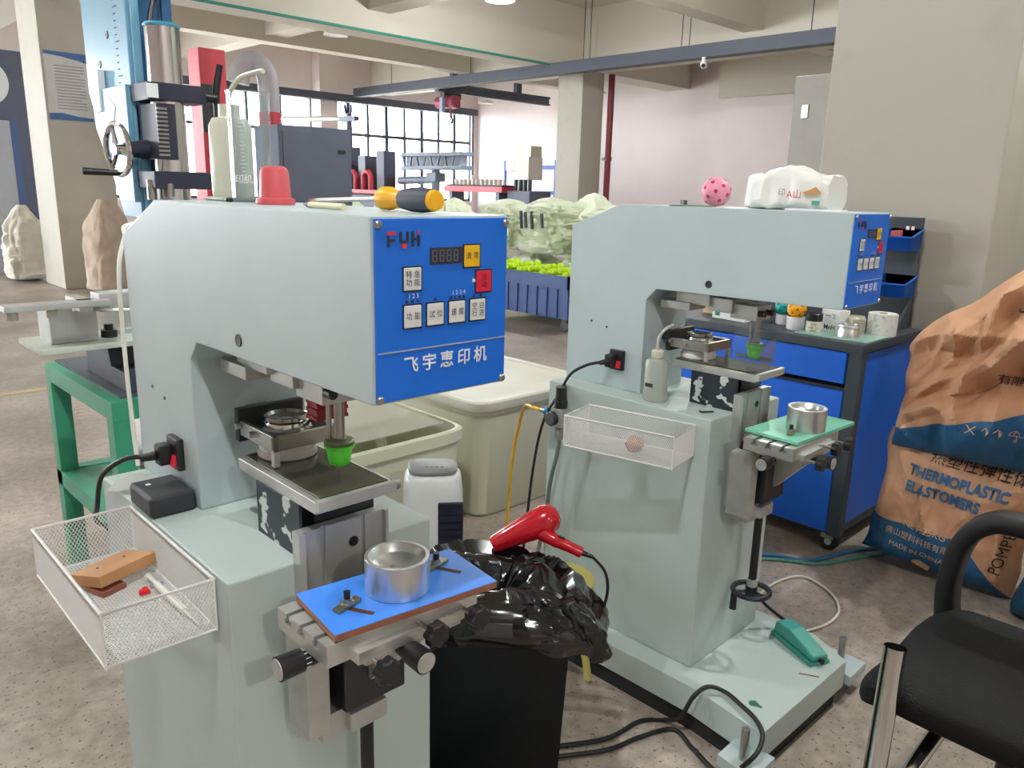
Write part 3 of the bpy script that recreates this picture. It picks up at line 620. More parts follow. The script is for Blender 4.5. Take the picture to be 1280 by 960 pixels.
sb = thing('squeeze_bottle', 'milky squeeze bottle with curved tube beside the rear machine column', 'bottle', on(M2, -.022, .455, .8085), M2[2])
MB().lathe([(0, 0), (.029, 0), (.031, .004), (.031, .098), (.027, .108), (.015, .112), (.015, .118), (0, .118)], (0, 0, 0), 28).build('bottle_body', mat('milky_clear', (214, 220, 210), .25, trans=.45, var=0), sb)
MB().lathe([(.016, .116), (.0165, .117), (.0165, .132), (.012, .136), (0, .136)], (0, 0, 0), 24).build('cap', ldpe, sb)
MB().tube([(0, 0, .13), (0, .0, .165), (.01, -.012, .19), (.03, -.022, .2)], .0042, 8, smooth=5).build('curved_tube', mat('tube_clear', (220, 224, 220), .2, trans=.4, var=0), sb)
MB().box(-.031, -.012, .04, -.0305, .012, .05).build('printed_mark', black_ink, sb, smooth=False)
hk = MB().tube([(0, 0, .003), (.0, .03, .003), (.006, .034, .003), (.012, .032, .003)], .0022, 6).build('hex_key', dark_steel); hk.location = on(M2, -.01, .285, .8085); hk.rotation_euler = (0, 0, 1.0); tag(hk, 'small black hex key lying on the rear machine', 'hex key')
# air regulator
ar = thing('air_regulator', 'black air regulator with gauge and blue fitting behind the rear basket', 'regulator', on(M2, -.1, .715, .66), M2[2])
MB().box(-.02, -.02, .03, .024, .02, .085, .004).build('valve_body', alu_dull, ar)
MB().cyl((0, 0, .085), (0, 0, .105), .019).cyl((0, 0, .105), (0, 0, .145), .0165, .0155).build('adjust_knob', black_plastic, ar)
MB().lathe([(0, .014), (.018, .014), (.0205, .012), (.021, 0)], (-.02, .01, .055), 24, (-1, 0, 0)).build('gauge', dark_steel, ar)
MB().lathe([(0, .0152), (.017, .015), (.017, .0145)], (-.02, .01, .055), 24, (-1, 0, 0)).build('gauge_face', mat('gauge_face', (96, 96, 96), .25), ar)
MB().cyl((0, .02, .062), (0, .05, .062), .010).cyl((0, .05, .062), (0, .056, .062), .013, seg=6).build('blue_fitting', mat('fitting_blue', (30, 140, 206), .35), ar)
MB().cyl((0, .056, .062), (0, .075, .062), .007).build('hose_connector', steel, ar)
MB().lathe([(.008, .03), (.014, .025), (.014, .0), (.008, -.012), (0, -.014)], (0, 0, 0), 20).build('filter_bowl', mat('bowl_grey', (150, 150, 146), .3), ar)
MB().box(.0, -.012, .04, .026, .012, .075).build('mount_bracket', steel, ar, smooth=False)
yh = MB().tube([on(M2, -.1, .79, .722), on(M2, -.1, .82, .722), (1.64, 1.62, .70), (1.70, 1.70, .62), (1.73, 1.755, .5), (1.735, 1.775, .35), (1.72, 1.77, .15), (1.69, 1.74, .03), (1.6, 1.62, .008), (1.45, 1.55, .008)], .0052, 10, smooth=7).build('yellow_hose', mat('hose_yellow', (238, 178, 30), .35)); tag(yh, 'yellow air hose running from the blue fitting to the floor', 'hose')
gh = MB().tube([on(M2, -.1, .715, .65), on(M2, -.11, .715, .6), on(M2, -.115, .73, .52), on(M2, -.11, .75, .40), on(M2, -.15, .78, .1), on(M2, -.16, .80, .012), on(M2, -.16, .95, .008)], .006, 8, smooth=6).build('air_hose', mat('hose_grey', (104, 112, 112), .4)); tag(gh, 'grey air hose hanging below the regulator', 'hose')
# foot pedal
fp = thing('foot_pedal', 'teal metal foot pedal on the base of the rear machine', 'pedal', (1.935, .82, .13), math.atan2(-.145, -.07)+PI/2)
teal = blotch('pedal_teal', (66, 160, 146), (112, 132, 112), .55, .7, 22, .4)
MB().box(-.032, -.085, 0, .032, .085, .012, .002).build('pedal_base', teal, fp)
MB().prism([(-.085, .012), (-.085, .028), (.02, .052), (.075, .048), (.085, .012)], 'x', -.026, .026, .006, 3).build('pedal_cover', teal, fp)
MB().cyl((0, -.085, .016), (0, -.094, .016), .007).build('pedal_screw', black_plastic, fp)
pc = MB().tube([(2.005, .893, .15), (1.97, .935, .19), (1.93, .965, .24), (1.90, .975, .27)], .0045, 8, smooth=5).build('pedal_lead', rubber); tag(pc, 'short black lead rising from the teal foot pedal', 'cord')
# cables and hoses on the floor
wc = MB().tube([(2.08, 1.06, .02), (2.2, 1.12, .006), (2.42, 1.16, .006), (2.58, 1.122, .006), (2.55, 1.0, .006), (2.448, .921, .006), (2.33, .91, .006), (2.21, .95, .006), (2.09, 1.02, .006)], .0045, 8, smooth=8).build('white_cable', mat('cable_white', (226, 222, 212), .45)); tag(wc, 'white cable looping on the floor behind the foot pedal', 'cable')
bh = MB().tube([(2.45, 1.44, .008), (2.642, 1.298, .008), (2.72, 1.16, .008), (2.95, 1.076, .008), (3.1, .98, .008)], .008, 8, smooth=8).build('blue_hose', mat('hose_blue', (48, 110, 160), .4)); tag(bh, 'blue air hose on the floor under the tool cabinet', 'hose')
bh2 = MB().tube([(2.42, 1.40, .007), (2.62, 1.265, .007), (2.73, 1.12, .007), (2.93, 1.03, .007), (3.1, .94, .007)], .006, 8, smooth=8).build('green_hose', mat('hose_green', (70, 140, 120), .4)); tag(bh2, 'thin green hose on the floor alongside the blue hose', 'hose')
bc = MB().tube([(1.08, 1.22, .006), (1.273, 1.099, .006), (1.384, 1.038, .006), (1.496, 1.023, .006), (1.545, .985, .006), (1.535, .93, .05), (1.53, .895, .13), (1.568, .878, .15), (1.592, .844, .142), (1.575, .79, .142), (1.55, .735, .142), (1.52, .702, .13), (1.475, .70, .10), (1.46, .76, .03), (1.51, .87, .006), (1.535, .945, .006), (1.45, .985, .006), (1.351, 1.011, .006), (1.246, 1.074, .006), (1.1, 1.16, .006)], .0058, 8, smooth=8).build('floor_cable', rubber); tag(bc, 'black cable looping from the floor over the rear machine base', 'cable')
# ------------------------------------------------------------------ waste bin, dryer, stool, heater, totes
bn = thing('waste_bin', 'black waste bin lined with a black plastic bag between the machines', 'bin', (1.045, 1.108, 0), -.736)
binm = mat('bin_black', (22, 27, 32), .35, var=.1); bagm = mat('bag_black', (16, 17, 19), .18, var=.05, coat=.4)
q = MB(); A, B_ = (.135, .1), (.152, .12)
vs = [(-A[0], -A[1], 0), (A[0], -A[1], 0), (A[0], A[1], 0), (-A[0], A[1], 0), (-B_[0], -B_[1], .46), (B_[0], -B_[1], .46), (B_[0], B_[1], .46), (-B_[0], B_[1], .46)]
V = q.poly(vs, [(3, 2, 1, 0), (0, 1, 5, 4), (1, 2, 6, 5), (2, 3, 7, 6), (3, 0, 4, 7)]); bmesh.ops.solidify(q.bm, geom=q.bm.faces[:], thickness=.004)
q.build('bin_body', binm, bn, smooth=False)
def bag(u, v):
    # from inside the mouth, over the rim, hanging outside in folds
    th = u*2*PI; c, s = math.cos(th), math.sin(th); e = .5
    rx, ry = math.copysign(abs(c)**e, c), math.copysign(abs(s)**e, s)
    if v < .3: k = v/.3; r = .15+.75*k; z = .515-.03*(1-k)+.05*math.sin(k*3)
    else: k = (v-.3)/.7; bulge = 1.03+.17*math.sin(k*2.6); r = bulge; z = .55-.10*k-.02*math.sin(th*2+1)*k
    side = max(0, rx)  # hangs out wide on the right
    p = Vector((rx*.150*r+side*.07*max(0, min(1, v*1.6-.4)), ry*.125*r, z-side*.05*v))
    f = .022*noise.noise(Vector((th*3.2, v*1.2, 0)))+.016*abs(noise.noise(Vector((th*8, v*2.2, 3))))+.006*noise.noise(Vector((th*18, v*3, 5)))
    nrm = Vector((rx, ry, .35)).normalized()
    return p + nrm*f + noise.noise_vector(p*16)*.012 + noise.noise_vector(p*45)*.004
q = MB().grid(110, 46, bag, cu=True); q.build('bin_bag', bagm, bn, ang=24)
hd = thing('hair_dryer', 'glossy red hair dryer lying on the black bin bag', 'hair dryer', (1.185, 1.105, .568), -.75)
hd.scale = (.82, .82, .82)
redg = mat('dryer_red', (190, 14, 34), .18, coat=.6)
ax = Vector((.88, .1, .42)).normalized()
MB().lathe([(0, -.11), (.020, -.11), (.024, -.10), (.030, -.055), (.037, -.01), (.042, .03), (.042, .055), (.036, .075), (.02, .088), (0, .092)], (-.035, .02, .045), 28, ax).build('barrel', redg, hd)
MB().tube([(-.01, .01, .04), (.03, -.02, .03), (.07, -.03, .015), (.105, -.035, .0)], [.021, .0185, .0165, .015, .015], 14, smooth=4).build('handle', redg, hd)
MB().obox((.05, -.03, .041), (.02, .008, .004), (0, .3, 0), .001).build('switch', black_plastic, hd)
MB().cyl((.105, -.035, 0), (.135, -.04, -.01), .008, .005).build('strain_relief', rubber, hd)
MB().tube([(.135, -.04, -.01), (.17, -.045, -.05), (.18, -.045, -.11), (.165, -.05, -.18)], .0042, 8, smooth=5).build('cord', rubber, hd)
st = thing('yellow_stool', 'low round yellow stool half hidden behind the waste bin', 'stool', (1.45, 1.29, 0), .3)
st.scale = (.74, .74, .79)
yel = mat('stool_yellow', (194, 182, 98), .5, var=.05)
MB().lathe([(0, .42), (.12, .42), (.135, .412), (.135, .395), (.125, .39), (0, .395)], (0, 0, 0), 36).build('seat', yel, st)
for i in range(4):
    a = i*PI/2+.6; d = Vector((math.cos(a), math.sin(a), 0)); MB().tube([d*.09+Vector((0, 0, .392)), d*.105+Vector((0, 0, .2)), d*.135+Vector((0, 0, .012))], [.02, .018, .014], 10, smooth=4).build('leg', yel, st)
ph = thing('fan_heater', 'white rounded fan heater with grey top beside the plastic totes', 'heater', (1.46, 1.84, 0), -.65)
def sq(r, h, n=32, e=.55):
    return [(math.copysign(abs(math.cos(2*PI*i/n))**e, math.cos(2*PI*i/n))*r, math.copysign(abs(math.sin(2*PI*i/n))**e, math.sin(2*PI*i/n))*r*.86, h) for i in range(n)]
def loft(rings, n=32):
    q = MB(); vs = [p for r in rings for p in r]
    fs = [(j*n+i, j*n+(i+1) % n, (j+1)*n+(i+1) % n, (j+1)*n+i) for j in range(len(rings)-1) for i in range(n)]
    fs += [tuple(range(n-1, -1, -1)), tuple(range((len(rings)-1)*n, len(rings)*n))]
    q.poly(vs, fs); return q
loft([sq(.098, 0), sq(.1, .02), sq(.098, .2), sq(.094, .42), sq(.088, .462), sq(.078, .475), sq(.066, .478)]).build('casing', mat('heater_white', (234, 236, 236), .35), ph, ang=40)
loft([sq(.070, .478), sq(.077, .484), sq(.077, .49), sq(.07, .494)]).build('top_panel', mat('heater_grey', (138, 140, 142), .4), ph)
for i in range(4): MB().obox((-.02+i*.016, -.02, .4945), (.010, .003, .001), (0, 0, .2)).build('touch_mark', mat('touch_dark', (90, 92, 94), .5, var=0), ph)
lo_ = MB()
for i in range(12): lo_.box(.02, -.094, .10+i*.024, .088, -.082, .116+i*.024)
lo_.box(.014, -.088, .08, .092, -.078, .40, .004); lo_.rz(.0).build('front_grille', mat('heater_navy', (42, 44, 60), .3), ph, smooth=False)
tote_m = mat('tote_milky', (206, 208, 184), .35, var=.04, scale=3); lid_m = mat('tote_lid', (212, 212, 196), .4, var=.03)
def tote(x0, y0, x1, y1, h, label, lid):
    t = thing('plastic_tote', label, 'tote', ((x0+x1)/2, (y0+y1)/2, 0), 0, 'large milky plastic totes'); a, b = (x1-x0)/2, (y1-y0)/2
    def ring(sx, sy, z, n=48, e=.22):
        return [(math.copysign(abs(math.cos(2*PI*i/n))**e, math.cos(2*PI*i/n))*sx, math.copysign(abs(math.sin(2*PI*i/n))**e, math.sin(2*PI*i/n))*sy, z) for i in range(n)]
    R = [ring(a-.04, b-.04, 0), ring(a-.03, b-.03, .012), ring(a-.012, b-.012, h-.06), ring(a-.012, b-.012, h-.05), ring(a, b, h-.045), ring(a, b, h-.005), ring(a-.01, b-.01, h)]
    if not lid: R += [ring(a-.02, b-.02, h), ring(a-.03, b-.03, h-.06), ring(a-.05, b-.05, .05)]
    loft(R, 48).build('tub', tote_m, t, ang=40)
    if lid:
        loft([ring(a+.008, b+.008, h-.03), ring(a+.012, b+.012, h-.02), ring(a+.012, b+.012, h+.006), ring(a+.004, b+.004, h+.012), ring(a-.03, b-.03, h+.012), ring(a-.04, b-.04, h+.006)], 48).build('lid', lid_m, t, ang=30)
tote(2.0, 2.23, 2.72, 2.95, .50, 'pale plastic tote with a flat lid behind the rear machine', True)
tote(1.14, 2.10, 1.85, 2.78, .48, 'open pale plastic tote behind the white heater', False)
fs = MB().box(-.3, -.24, 0, .3, .24, .004).build('clear_sheet', thin_glass('tote_sheet', (226, 226, 214), opac=.45), smooth=False); fs.location = (1.495, 2.44, .4805); tag(fs, 'cloudy plastic sheet laid over the open tote', 'sheet')
# ------------------------------------------------------------------ blue tool cabinet
cab_blue = mat('cabinet_blue', (16, 98, 210), .4, var=.04); cab_dark = mat('cabinet_charcoal', (58, 66, 74), .5, var=.05)
tc_ = thing('tool_cabinet', 'blue and charcoal wheeled tool cabinet with a back board', 'cabinet', (3.15, 1.55, 0), 0)
x0, x1, y0, y1 = -.30, .28, -.44, .5
MB().box(x0, y0, .79, x1, y1, .826, .006).build('worktop', cab_dark, tc_)
MB().box(x0+.02, y0+.02, .07, x1-.01, y1-.02, .11).build('bottom_frame', cab_dark, tc_, smooth=False)
for a, b in ((x0+.005, y0+.005), (x0+.005, y1-.055), (x1-.055, y0+.005), (x1-.055, y1-.055)): MB().box(a, b, .07, a+.05, b+.05, .792, .003).build('post', cab_dark, tc_)
MB().box(x0+.06, y0+.012, .11, x1-.06, y0+.028, .785, .002).build('side_panel', cab_blue, tc_)
MB().box(x0+.06, y1-.028, .11, x1-.06, y1-.012, .785, .002).build('side_panel', cab_blue, tc_)
MB().box(x1-.03, y0+.05, .11, x1-.02, y1-.05, .785).build('back_panel', cab_dark, tc_, smooth=False)
MB().box(x0+.03, y0+.05, .64, x1-.03, y1-.05, .65).build('shelf', cab_dark, tc_, smooth=False)
d = MB().box(x0-.004, y0+.058, .672, x0+.02, y1-.06, .788, .003).build('drawer', cab_blue, tc_)
d2 = MB().box(x0-.002, y0+.056, .085, x0+.018, y1-.06, .642, .003).build('door', cab_blue, tc_)
MB().box(x0-.012, y0+.35, .705, x0-.003, y0+.5, .72, .003).build('drawer_handle', cab_dark, d)
for a in (x0+.04, x1-.04):
    for b in (y0+.05, y1-.05):
        c = MB().cyl((a-.013, b, .038), (a+.013, b, .038), .036, seg=24).build('caster', rubber, tc_)
        MB().cyl((a-.016, b, .038), (a+.016, b, .038), .014, seg=16).build('hub', alu_dull, c)
        MB().box(a-.018, b-.02, .05, a+.018, b+.03, .072).build('caster_fork', steel, c, smooth=False)
pgb = MB().box(x1-.03, y0+.05, .826, x1-.015, y1, 1.27, .003).build('back_board', cab_dark, tc_)
MB().prism([(x1-.16, .826), (x1-.02, .826), (x1-.02, 1.0), (x1-.05, .93)], 'y', y0+.05, y0+.06).build('side_bracket', cab_dark, tc_, smooth=False)
for b in (-.36, -.34): MB().box(x1-.034, b, 1.22, x1-.03, b+.012, 1.235).build('board_hook', white_ink, pgb, smooth=False)
bin_blue = mat('bin_blue', (24, 92, 178), .4)
for (y, z, lb) in ((-.335, 1.14, 'upper blue parts bin hung on the cabinet back board'), (-.335, .955, 'lower blue parts bin hung on the cabinet back board')):
    t = thing('parts_bin', lb, 'bin', (3.4, 1.55+y, z), 0, 'blue parts bins')
    q = MB(); vs = [(-.09, -.055, 0), (0, -.055, 0), (0, .055, 0), (-.09, .055, 0), (-.125, -.062, .055), (0, -.062, .085), (0, .062, .085), (-.125, .062, .055)]
    q.poly(vs, [(3, 2, 1, 0), (0, 1, 5, 4), (1, 2, 6, 5), (2, 3, 7, 6), (3, 0, 4, 7)]); bmesh.ops.solidify(q.bm, geom=q.bm.faces[:], thickness=.003); q.build('bin_shell', bin_blue, t, smooth=False)
    MB().tube([(-.125, -.064, .055), (-.125, .064, .055), (0, .064, .086)], .004, 6).tube([(-.125, -.064, .055), (0, -.064, .086)], .004, 6).build('bin_rim', bin_blue, t)
rb = MB().box(-.03, -.02, 0, .03, .02, .07, .006).noise(.006, 40, 2).build('red_wad', mat('wad_red', (178, 84, 72), .7)); rb.location = (3.34, 1.235, 1.146); rb.rotation_euler = (0, .15, .4); tag(rb, 'dull red block standing in the upper blue parts bin', 'block')
for i, (a, b) in enumerate(((3.33, 1.205), (3.355, 1.23), (3.335, 1.245))):
    o = MB().sph((0, 0, .011), .012, 14, 9).build('orange_piece', mat('piece_orange', (196, 88, 44), .5)); o.location = (a, b, .961); tag(o, ['small orange piece nearest the front of the lower blue bin', 'small orange piece at the middle of the lower blue bin', 'small orange piece at the back of the lower blue bin'][i], 'part', 'orange pieces in the lower bin')
ZT = .8265
gp = MB().box(-.10, -.14, 0, .10, .14, .006, .001).build('glass_plate', mat('plate_glass_green', (150, 190, 178), .08, var=.02)); gp.location = (2.985, 1.255, ZT); tag(gp, 'thin greenish glass plate on the cabinet top', 'plate')
def cup(x, y, r, h, label, m):
    o = MB().lathe([(0, 0), (r*.92, 0), (r, .004), (r, h), (r*.9, h), (r*.9, .006), (0, .006)], (0, 0, 0), 28).build('white_cup', m); o.location = (x, y, ZT); return tag(o, label, 'cup')
cupw = mat('cup_plain_white', (226, 224, 224), .4)
cup(2.97, 1.437, .034, .052, 'white cup carrying an orange perforated ball on the cabinet', cupw)
cup(3.06, 1.535, .030, .04, 'small white cup carrying a teal perforated ball', cupw)
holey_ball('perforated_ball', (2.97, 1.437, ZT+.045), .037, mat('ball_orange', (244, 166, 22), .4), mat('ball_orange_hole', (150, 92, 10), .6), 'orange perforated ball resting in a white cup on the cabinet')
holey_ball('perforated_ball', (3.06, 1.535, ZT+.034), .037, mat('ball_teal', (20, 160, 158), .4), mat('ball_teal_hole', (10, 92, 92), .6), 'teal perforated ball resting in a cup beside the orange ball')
jr = thing('ink_jar', 'small jar with black lid and cream label on the cabinet', 'jar', (2.95, 1.352, ZT))
MB().lathe([(0, 0), (.028, 0), (.029, .003), (.029, .046), (.026, .05), (0, .05)], (0, 0, 0), 28).build('jar_body', mat('jar_cream', (222, 218, 196), .4), jr)
MB().lathe([(.030, .048), (.031, .05), (.031, .075), (.028, .078), (0, .078)], (0, 0, 0), 28).build('jar_lid', black_plastic, jr)

for i_, s_t in enumerate(('2GK', 'INK 1:5', 'GAO')): letters('lettering', s_t, .0115, black_ink, jr, (-.0272, -.0122, .036-i_*.0125), rot=(PI/2, 0, -1.15))
cd = thing('marked_box', 'white carton with handwritten black marks on the cabinet', 'carton', (3.03, 1.305, ZT), -.25)
MB().box(-.03, -.042, 0, .03, .042, .09, .002).build('carton', key_white, cd)
letters('lettering', '•+: 2', .024, black_ink, cd, (-.0308, 0, .066), rot=(PI/2, 0, -PI/2)); letters('lettering', 'MnH', .026, black_ink, cd, (-.0308, 0, .022), rot=(PI/2, 0, -PI/2), bold=.0006)
ar_ = MB().lathe([(0, .006), (.034, .006), (.036, .02), (.0385, .045), (.040, .045), (.041, .04), (.038, .036), (.038, .028), (.041, .022), (.041, .0), (0, 0)], (0, 0, 0), 40).build('aluminium_ring', ring_alu); ar_.location = (2.95, 1.215, ZT+.0065); tag(ar_, 'turned aluminium ring on the glass plate of the cabinet', 'ring')
al = MB().lathe([(0, 0), (.030, 0), (.032, .01), (.032, .03), (.026, .036), (0, .038)], (0, 0, 0), 32).build('metal_canister', mat('cap_beige_metal', (190, 188, 166), .4, .5)); al.location = (3.04, 1.225, ZT+.0065); al.scale = (1, 1, 1.9); tag(al, 'pale metal canister behind the turned ring on the cabinet', 'canister')
tr_ = thing('paper_roll', 'white patterned label roll standing at the cabinet corner', 'roll', (3.13, 1.165, ZT))
MB().lathe([(.018, 0), (.052, 0), (.052, .085), (.018, .085)], (0, 0, 0), 36, closed=True).build('roll', blotch('roll_print', (228, 226, 222), (190, 190, 190), .56, .6, 60, .6), tr_)
MB().lathe([(.0165, 0), (.0178, 0), (.0178, .085), (.0165, .085)], (0, 0, 0), 24, closed=True).build('core', mat('core_brown', (170, 140, 104), .7), tr_)
MB().grid(10, 4, lambda a, c: (.052*math.cos(-1.5+a*1.2)+a*.03, .052*math.sin(-1.5+a*1.2)-.0, c*.08)).build('loose_end', mat('roll_paper', (230, 228, 224), .6), tr_)
sb_ = thing('small_carton', 'white and green flat carton under the rear machine head', 'carton', (2.99, 1.72, ZT), -.12)
MB().box(-.04, -.085, 0, .04, .085, .075, .002).build('carton', key_white, sb_); MB().box(-.0408, .045, .012, -.0398, .07, .035).build('printed_square', mat('print_emerald', (40, 130, 110), .6, var=0), sb_, smooth=False); MB().box(-.0408, .045, .042, -.0398, .07, .056).build('printed_bar', mat('print_leaf', (110, 180, 110), .6, var=0), sb_, smooth=False)
MB().box(-.0408, -.06, .03, -.0398, .03, .034).build('printed_line', dark_ink, sb_, smooth=False)
wk = MB().box(-.035, -.04, 0, .035, .04, .07, .002).build('wooden_box', mat('wood_pale', (206, 174, 130), .6, var=.1, scale=20)); wk.location = (3.08, 1.87, ZT); tag(wk, 'pale wooden block beside the white and green carton', 'block')
# ------------------------------------------------------------------ kraft sacks
def sack_mat(name, conds):
    """kraft paper with a printed blue field, bounded by lines a*x + b*z + c > 0 in the sack's own space"""
    m = mat(name, (192, 146, 112), .62, var=.06, scale=9, bump=.25, bscale=45); nt = m.node_tree; N = nt.nodes; L = nt.links; p = N['Principled BSDF']
    src = p.inputs['Base Color'].links[0].from_socket
    tc = N.new('ShaderNodeTexCoord'); sp = N.new('ShaderNodeSeparateXYZ'); L.new(tc.outputs['Object'], sp.inputs[0]); cur = None
    for (a, b, c) in conds:
        m1_ = N.new('ShaderNodeMath'); m1_.operation = 'MULTIPLY_ADD'; m1_.inputs[1].default_value = a; m1_.inputs[2].default_value = c; L.new(sp.outputs['X'], m1_.inputs[0])
        m2_ = N.new('ShaderNodeMath'); m2_.operation = 'MULTIPLY_ADD'; m2_.inputs[1].default_value = b; L.new(sp.outputs['Z'], m2_.inputs[0]); L.new(m1_.outputs[0], m2_.inputs[2])
        if cur is None: cur = m2_
        else:
            mn = N.new('ShaderNodeMath'); mn.operation = 'MINIMUM'; L.new(cur.outputs[0], mn.inputs[0]); L.new(m2_.outputs[0], mn.inputs[1]); cur = mn
    g = N.new('ShaderNodeMath'); g.operation = 'GREATER_THAN'; g.inputs[1].default_value = 0; L.new(cur.outputs[0], g.inputs[0])
    mx = N.new('ShaderNodeMixRGB'); mx.inputs[2].default_value = (*lin((26, 86, 128)), 1); L.new(g.outputs[0], mx.inputs[0]); L.new(src, mx.inputs[1]); L.new(mx.outputs[0], p.inputs['Base Color'])
    return m
def sack_front(w, h, th, seed, crease, dent=None, top=None):
    def f(s, t):
        """front surface, s in -1..1 across, t in 0..1 up"""
        tt = t*2-1
        prof = (max(0, 1-abs(s)**3.2))**.5*(max(0, 1-abs(tt)**3.5))**.5
        wd = w*(1-.05*math.sin(t*PI))
        hh = h
        if top: hh = h*(top(s))
        x, z = s*wd/2, t*hh
        y = -th/2*prof
        n = abs(noise.noise(Vector((s*2.1+seed, t*2.6, seed))))*1.6-.35+.5*abs(noise.noise(Vector((s*4.6, t*5.2+seed, 2))))
        y += crease*n*min(1, prof*1.6)
        if dent: y += dent(s, t)*prof
        x += .02*noise.noise(Vector((t*4, s*3, seed)))*abs(s); z += .015*noise.noise(Vector((s*3, seed, t*2)))*t
        return Vector((x, y, z))
    return f
def kraft(name, loc, rot, w, h, th, seed, m, label, crease=.05, dent=None, tilt=0., lean=0., top=None, nn=70):
    t = thing(name, label, 'sack', loc, rot, 'brown kraft sacks')
    f = sack_front(w, h, th, seed, crease, dent, top); T = Matrix.Rotation(tilt, 4, 'Y') @ Matrix.Rotation(lean, 4, 'X')
    fr = lambda a, c: f(a*2-1, c)
    def bk(a, c):
        p = f(a*2-1, c); e = f(a*2-1, c); prof = (max(0, 1-abs(a*2-1)**3.2))**.5*(max(0, 1-abs(c*2-1)**3.5))**.5
        return Vector((p.x, th/2*prof, p.z))
    q = MB().grid(nn, nn, fr); q.grid(20, 20, bk); q.xf(T)
    lowest = min(v.co.z for v in q.bm.verts); q.move(0, 0, -lowest); T = Matrix.Translation((0, 0, -lowest)) @ T
    o = q.build('sack_body', m, t, ang=22)
    def write(s, x, z, size, mm, rot2=0., **k):
        tm = text_mb(s, size, **k); tm.xf(Matrix.Rotation(rot2, 4, 'Z'))
        for v in tm.bm.verts:
            X, Z = v.co.x+x, v.co.y+z; a = max(-.98, min(.98, X/(w/2))); c = max(.01, min(.99, Z/(h*(top(a) if top else 1)))); p = f(a, c); p.x, p.z = X, Z; p.y -= .007; v.co = p
        tm.xf(T); tm.build('lettering', mm, o, smooth=False, norm=False)
    return t, write, f, T, o
blue_txt = mat('sack_print_blue', (32, 92, 140), .6, var=0); tan_txt = mat('sack_print_tan', (206, 170, 136), .6, var=0)
mA = sack_mat('kraft_lower', [(-1.1, -1, .28), (0, -1, .205)])
tA, wr, fA, TA, oA = kraft('kraft_sack', (2.96, .80, 0), -PI/2+.12, .52, .47, .27, 1.3, mA, 'brown sack with blue base reading elastomers, standing on the floor', .035, tilt=.10, lean=-.12)
wr('THERMOPLASTIC', .005, .36, .052, blue_txt, sx=.78, bold=.0018); wr('ELASTOMERS', -.03, .30, .052, blue_txt, sx=.78, bold=.0018); wr('热塑性弹性体', .05, .425, .05, black_ink, sx=1.0)
wr('NET:25KG', -.05, .165, .034, tan_txt, sx=.95); wr('佛山塑料科技有限公司', -.04, .12, .03, tan_txt, sx=.9); wr('MADE IN CHINA', -.06, .075, .026, tan_txt, sx=.95)
wr('POMPE', .19, .17, .05, black_ink, rot2=PI/2-.1)
pt = MB().box(-.03, -.002, -.022, .03, .002, .022, .001).build('printed_patch', tan_txt, oA); p_ = fA(-.14, .07); pt.location = TA @ Vector((p_.x, p_.y-.004, p_.z)); pt.rotation_euler = (.5, .3, 0)
mB = sack_mat('kraft_upper', [(0.35, -1, .21), (-.55, -1, .33)])
def rdg(d, w_): return max(0, 1-abs(d)/w_)
def dB(s, t): return -.07*rdg(t-.95+.35*(s+1), .10)-.06*rdg(t-.55-.30*s, .09)+.06*rdg(t-.78-.25*s, .12)-.05*rdg(s+.35-.5*(t-.5), .10)*(t > .4)+.10*math.exp(-((t-.42)/.07)**2)*(1 if s > -.9 else .3)+.05*math.exp(-((t-.66-.15*s)/.05)**2)-.05*math.exp(-((t-.2)/.16)**2)
topB = lambda s: min(1.02, .52+.45*(s+1))+.015*math.sin(s*7)
tB, wr, fB, TB, oB = kraft('kraft_sack', (2.985, .66, .455), -PI/2+.10, .70, .74, .36, 4.1, mB, 'crumpled brown sack with blue lower part lying on top of the standing sack', .085, dent=dB, lean=-.18, top=topB, nn=90)
for i, s in enumerate(('✕', '↑↑', '☂', '✋')): wr(s, -.075+i*.062, .125, .04, tan_txt)
wr('有限公司', .03, .30, .034, black_ink); wr('SPO', .03, .52, .06, dark_ink, rot2=-.5)
mC = sack_mat('kraft_right', [(0, -1, .16)])
tC, wr, fC, TC, oC = kraft('kraft_sack', (2.86, .30, 0), -PI/2-.15, .46, .40, .26, 7.7, mC, 'brown sack with dark blue base at the right edge behind the chair arm', .03, lean=-.1)
wr('ASTICS', -.17, .30, .04, black_ink, rot2=PI/2-.25)
# ------------------------------------------------------------------ chair
ch = thing('office_chair', 'black padded office chair with armrest and bare chrome post, right foreground', 'chair', (1.58, .24, 0), 0)
seat_m = mat('chair_seat_black', (12, 12, 13), .75, var=.08, bump=.25, bscale=260, spec=.25); arm_m = mat('chair_arm_black', (24, 25, 27), .5, var=.05, spec=.35)
def seat(a, c):
    th = c*2*PI; s = a*2-1
    e = .35; w_ = (max(0, 1-abs(s)**7))**.28
    X = math.copysign(abs(math.cos(th))**e, math.cos(th))*.215*max(w_, .02); Z = math.copysign(abs(math.sin(th))**.6, math.sin(th))*.04*max(w_, .15)
    drop = -.05*max(0, (s-.6)/.4)**2
    dish = -.018*math.exp(-(X/.12)**2) if Z > 0 else 0
    return Vector((X, .25*s, .46+Z+drop+dish))
q = MB().grid(40, 48, seat, cv=True); q.bm.verts.ensure_lookup_table(); q.bm.faces.new([q.bm.verts[j*40] for j in range(48)]); q.bm.faces.new([q.bm.verts[j*40+39] for j in range(48)])
q.build('seat', seat_m, ch, ang=50)
def arm_pts(x): return [(x, .20, .43), (x, .21, .53), (x, .195, .63), (x, .155, .685), (x, .09, .70), (x, -.1, .695), (x, -.19, .67), (x, -.22, .6), (x, -.22, .44)]
def flat_tube(pts, wx, wn, n=8):
    """armrest loop of flat rounded section lying in an x = const plane"""
    P = MB(); P.tube(pts, 1.0, 12, smooth=6); return P
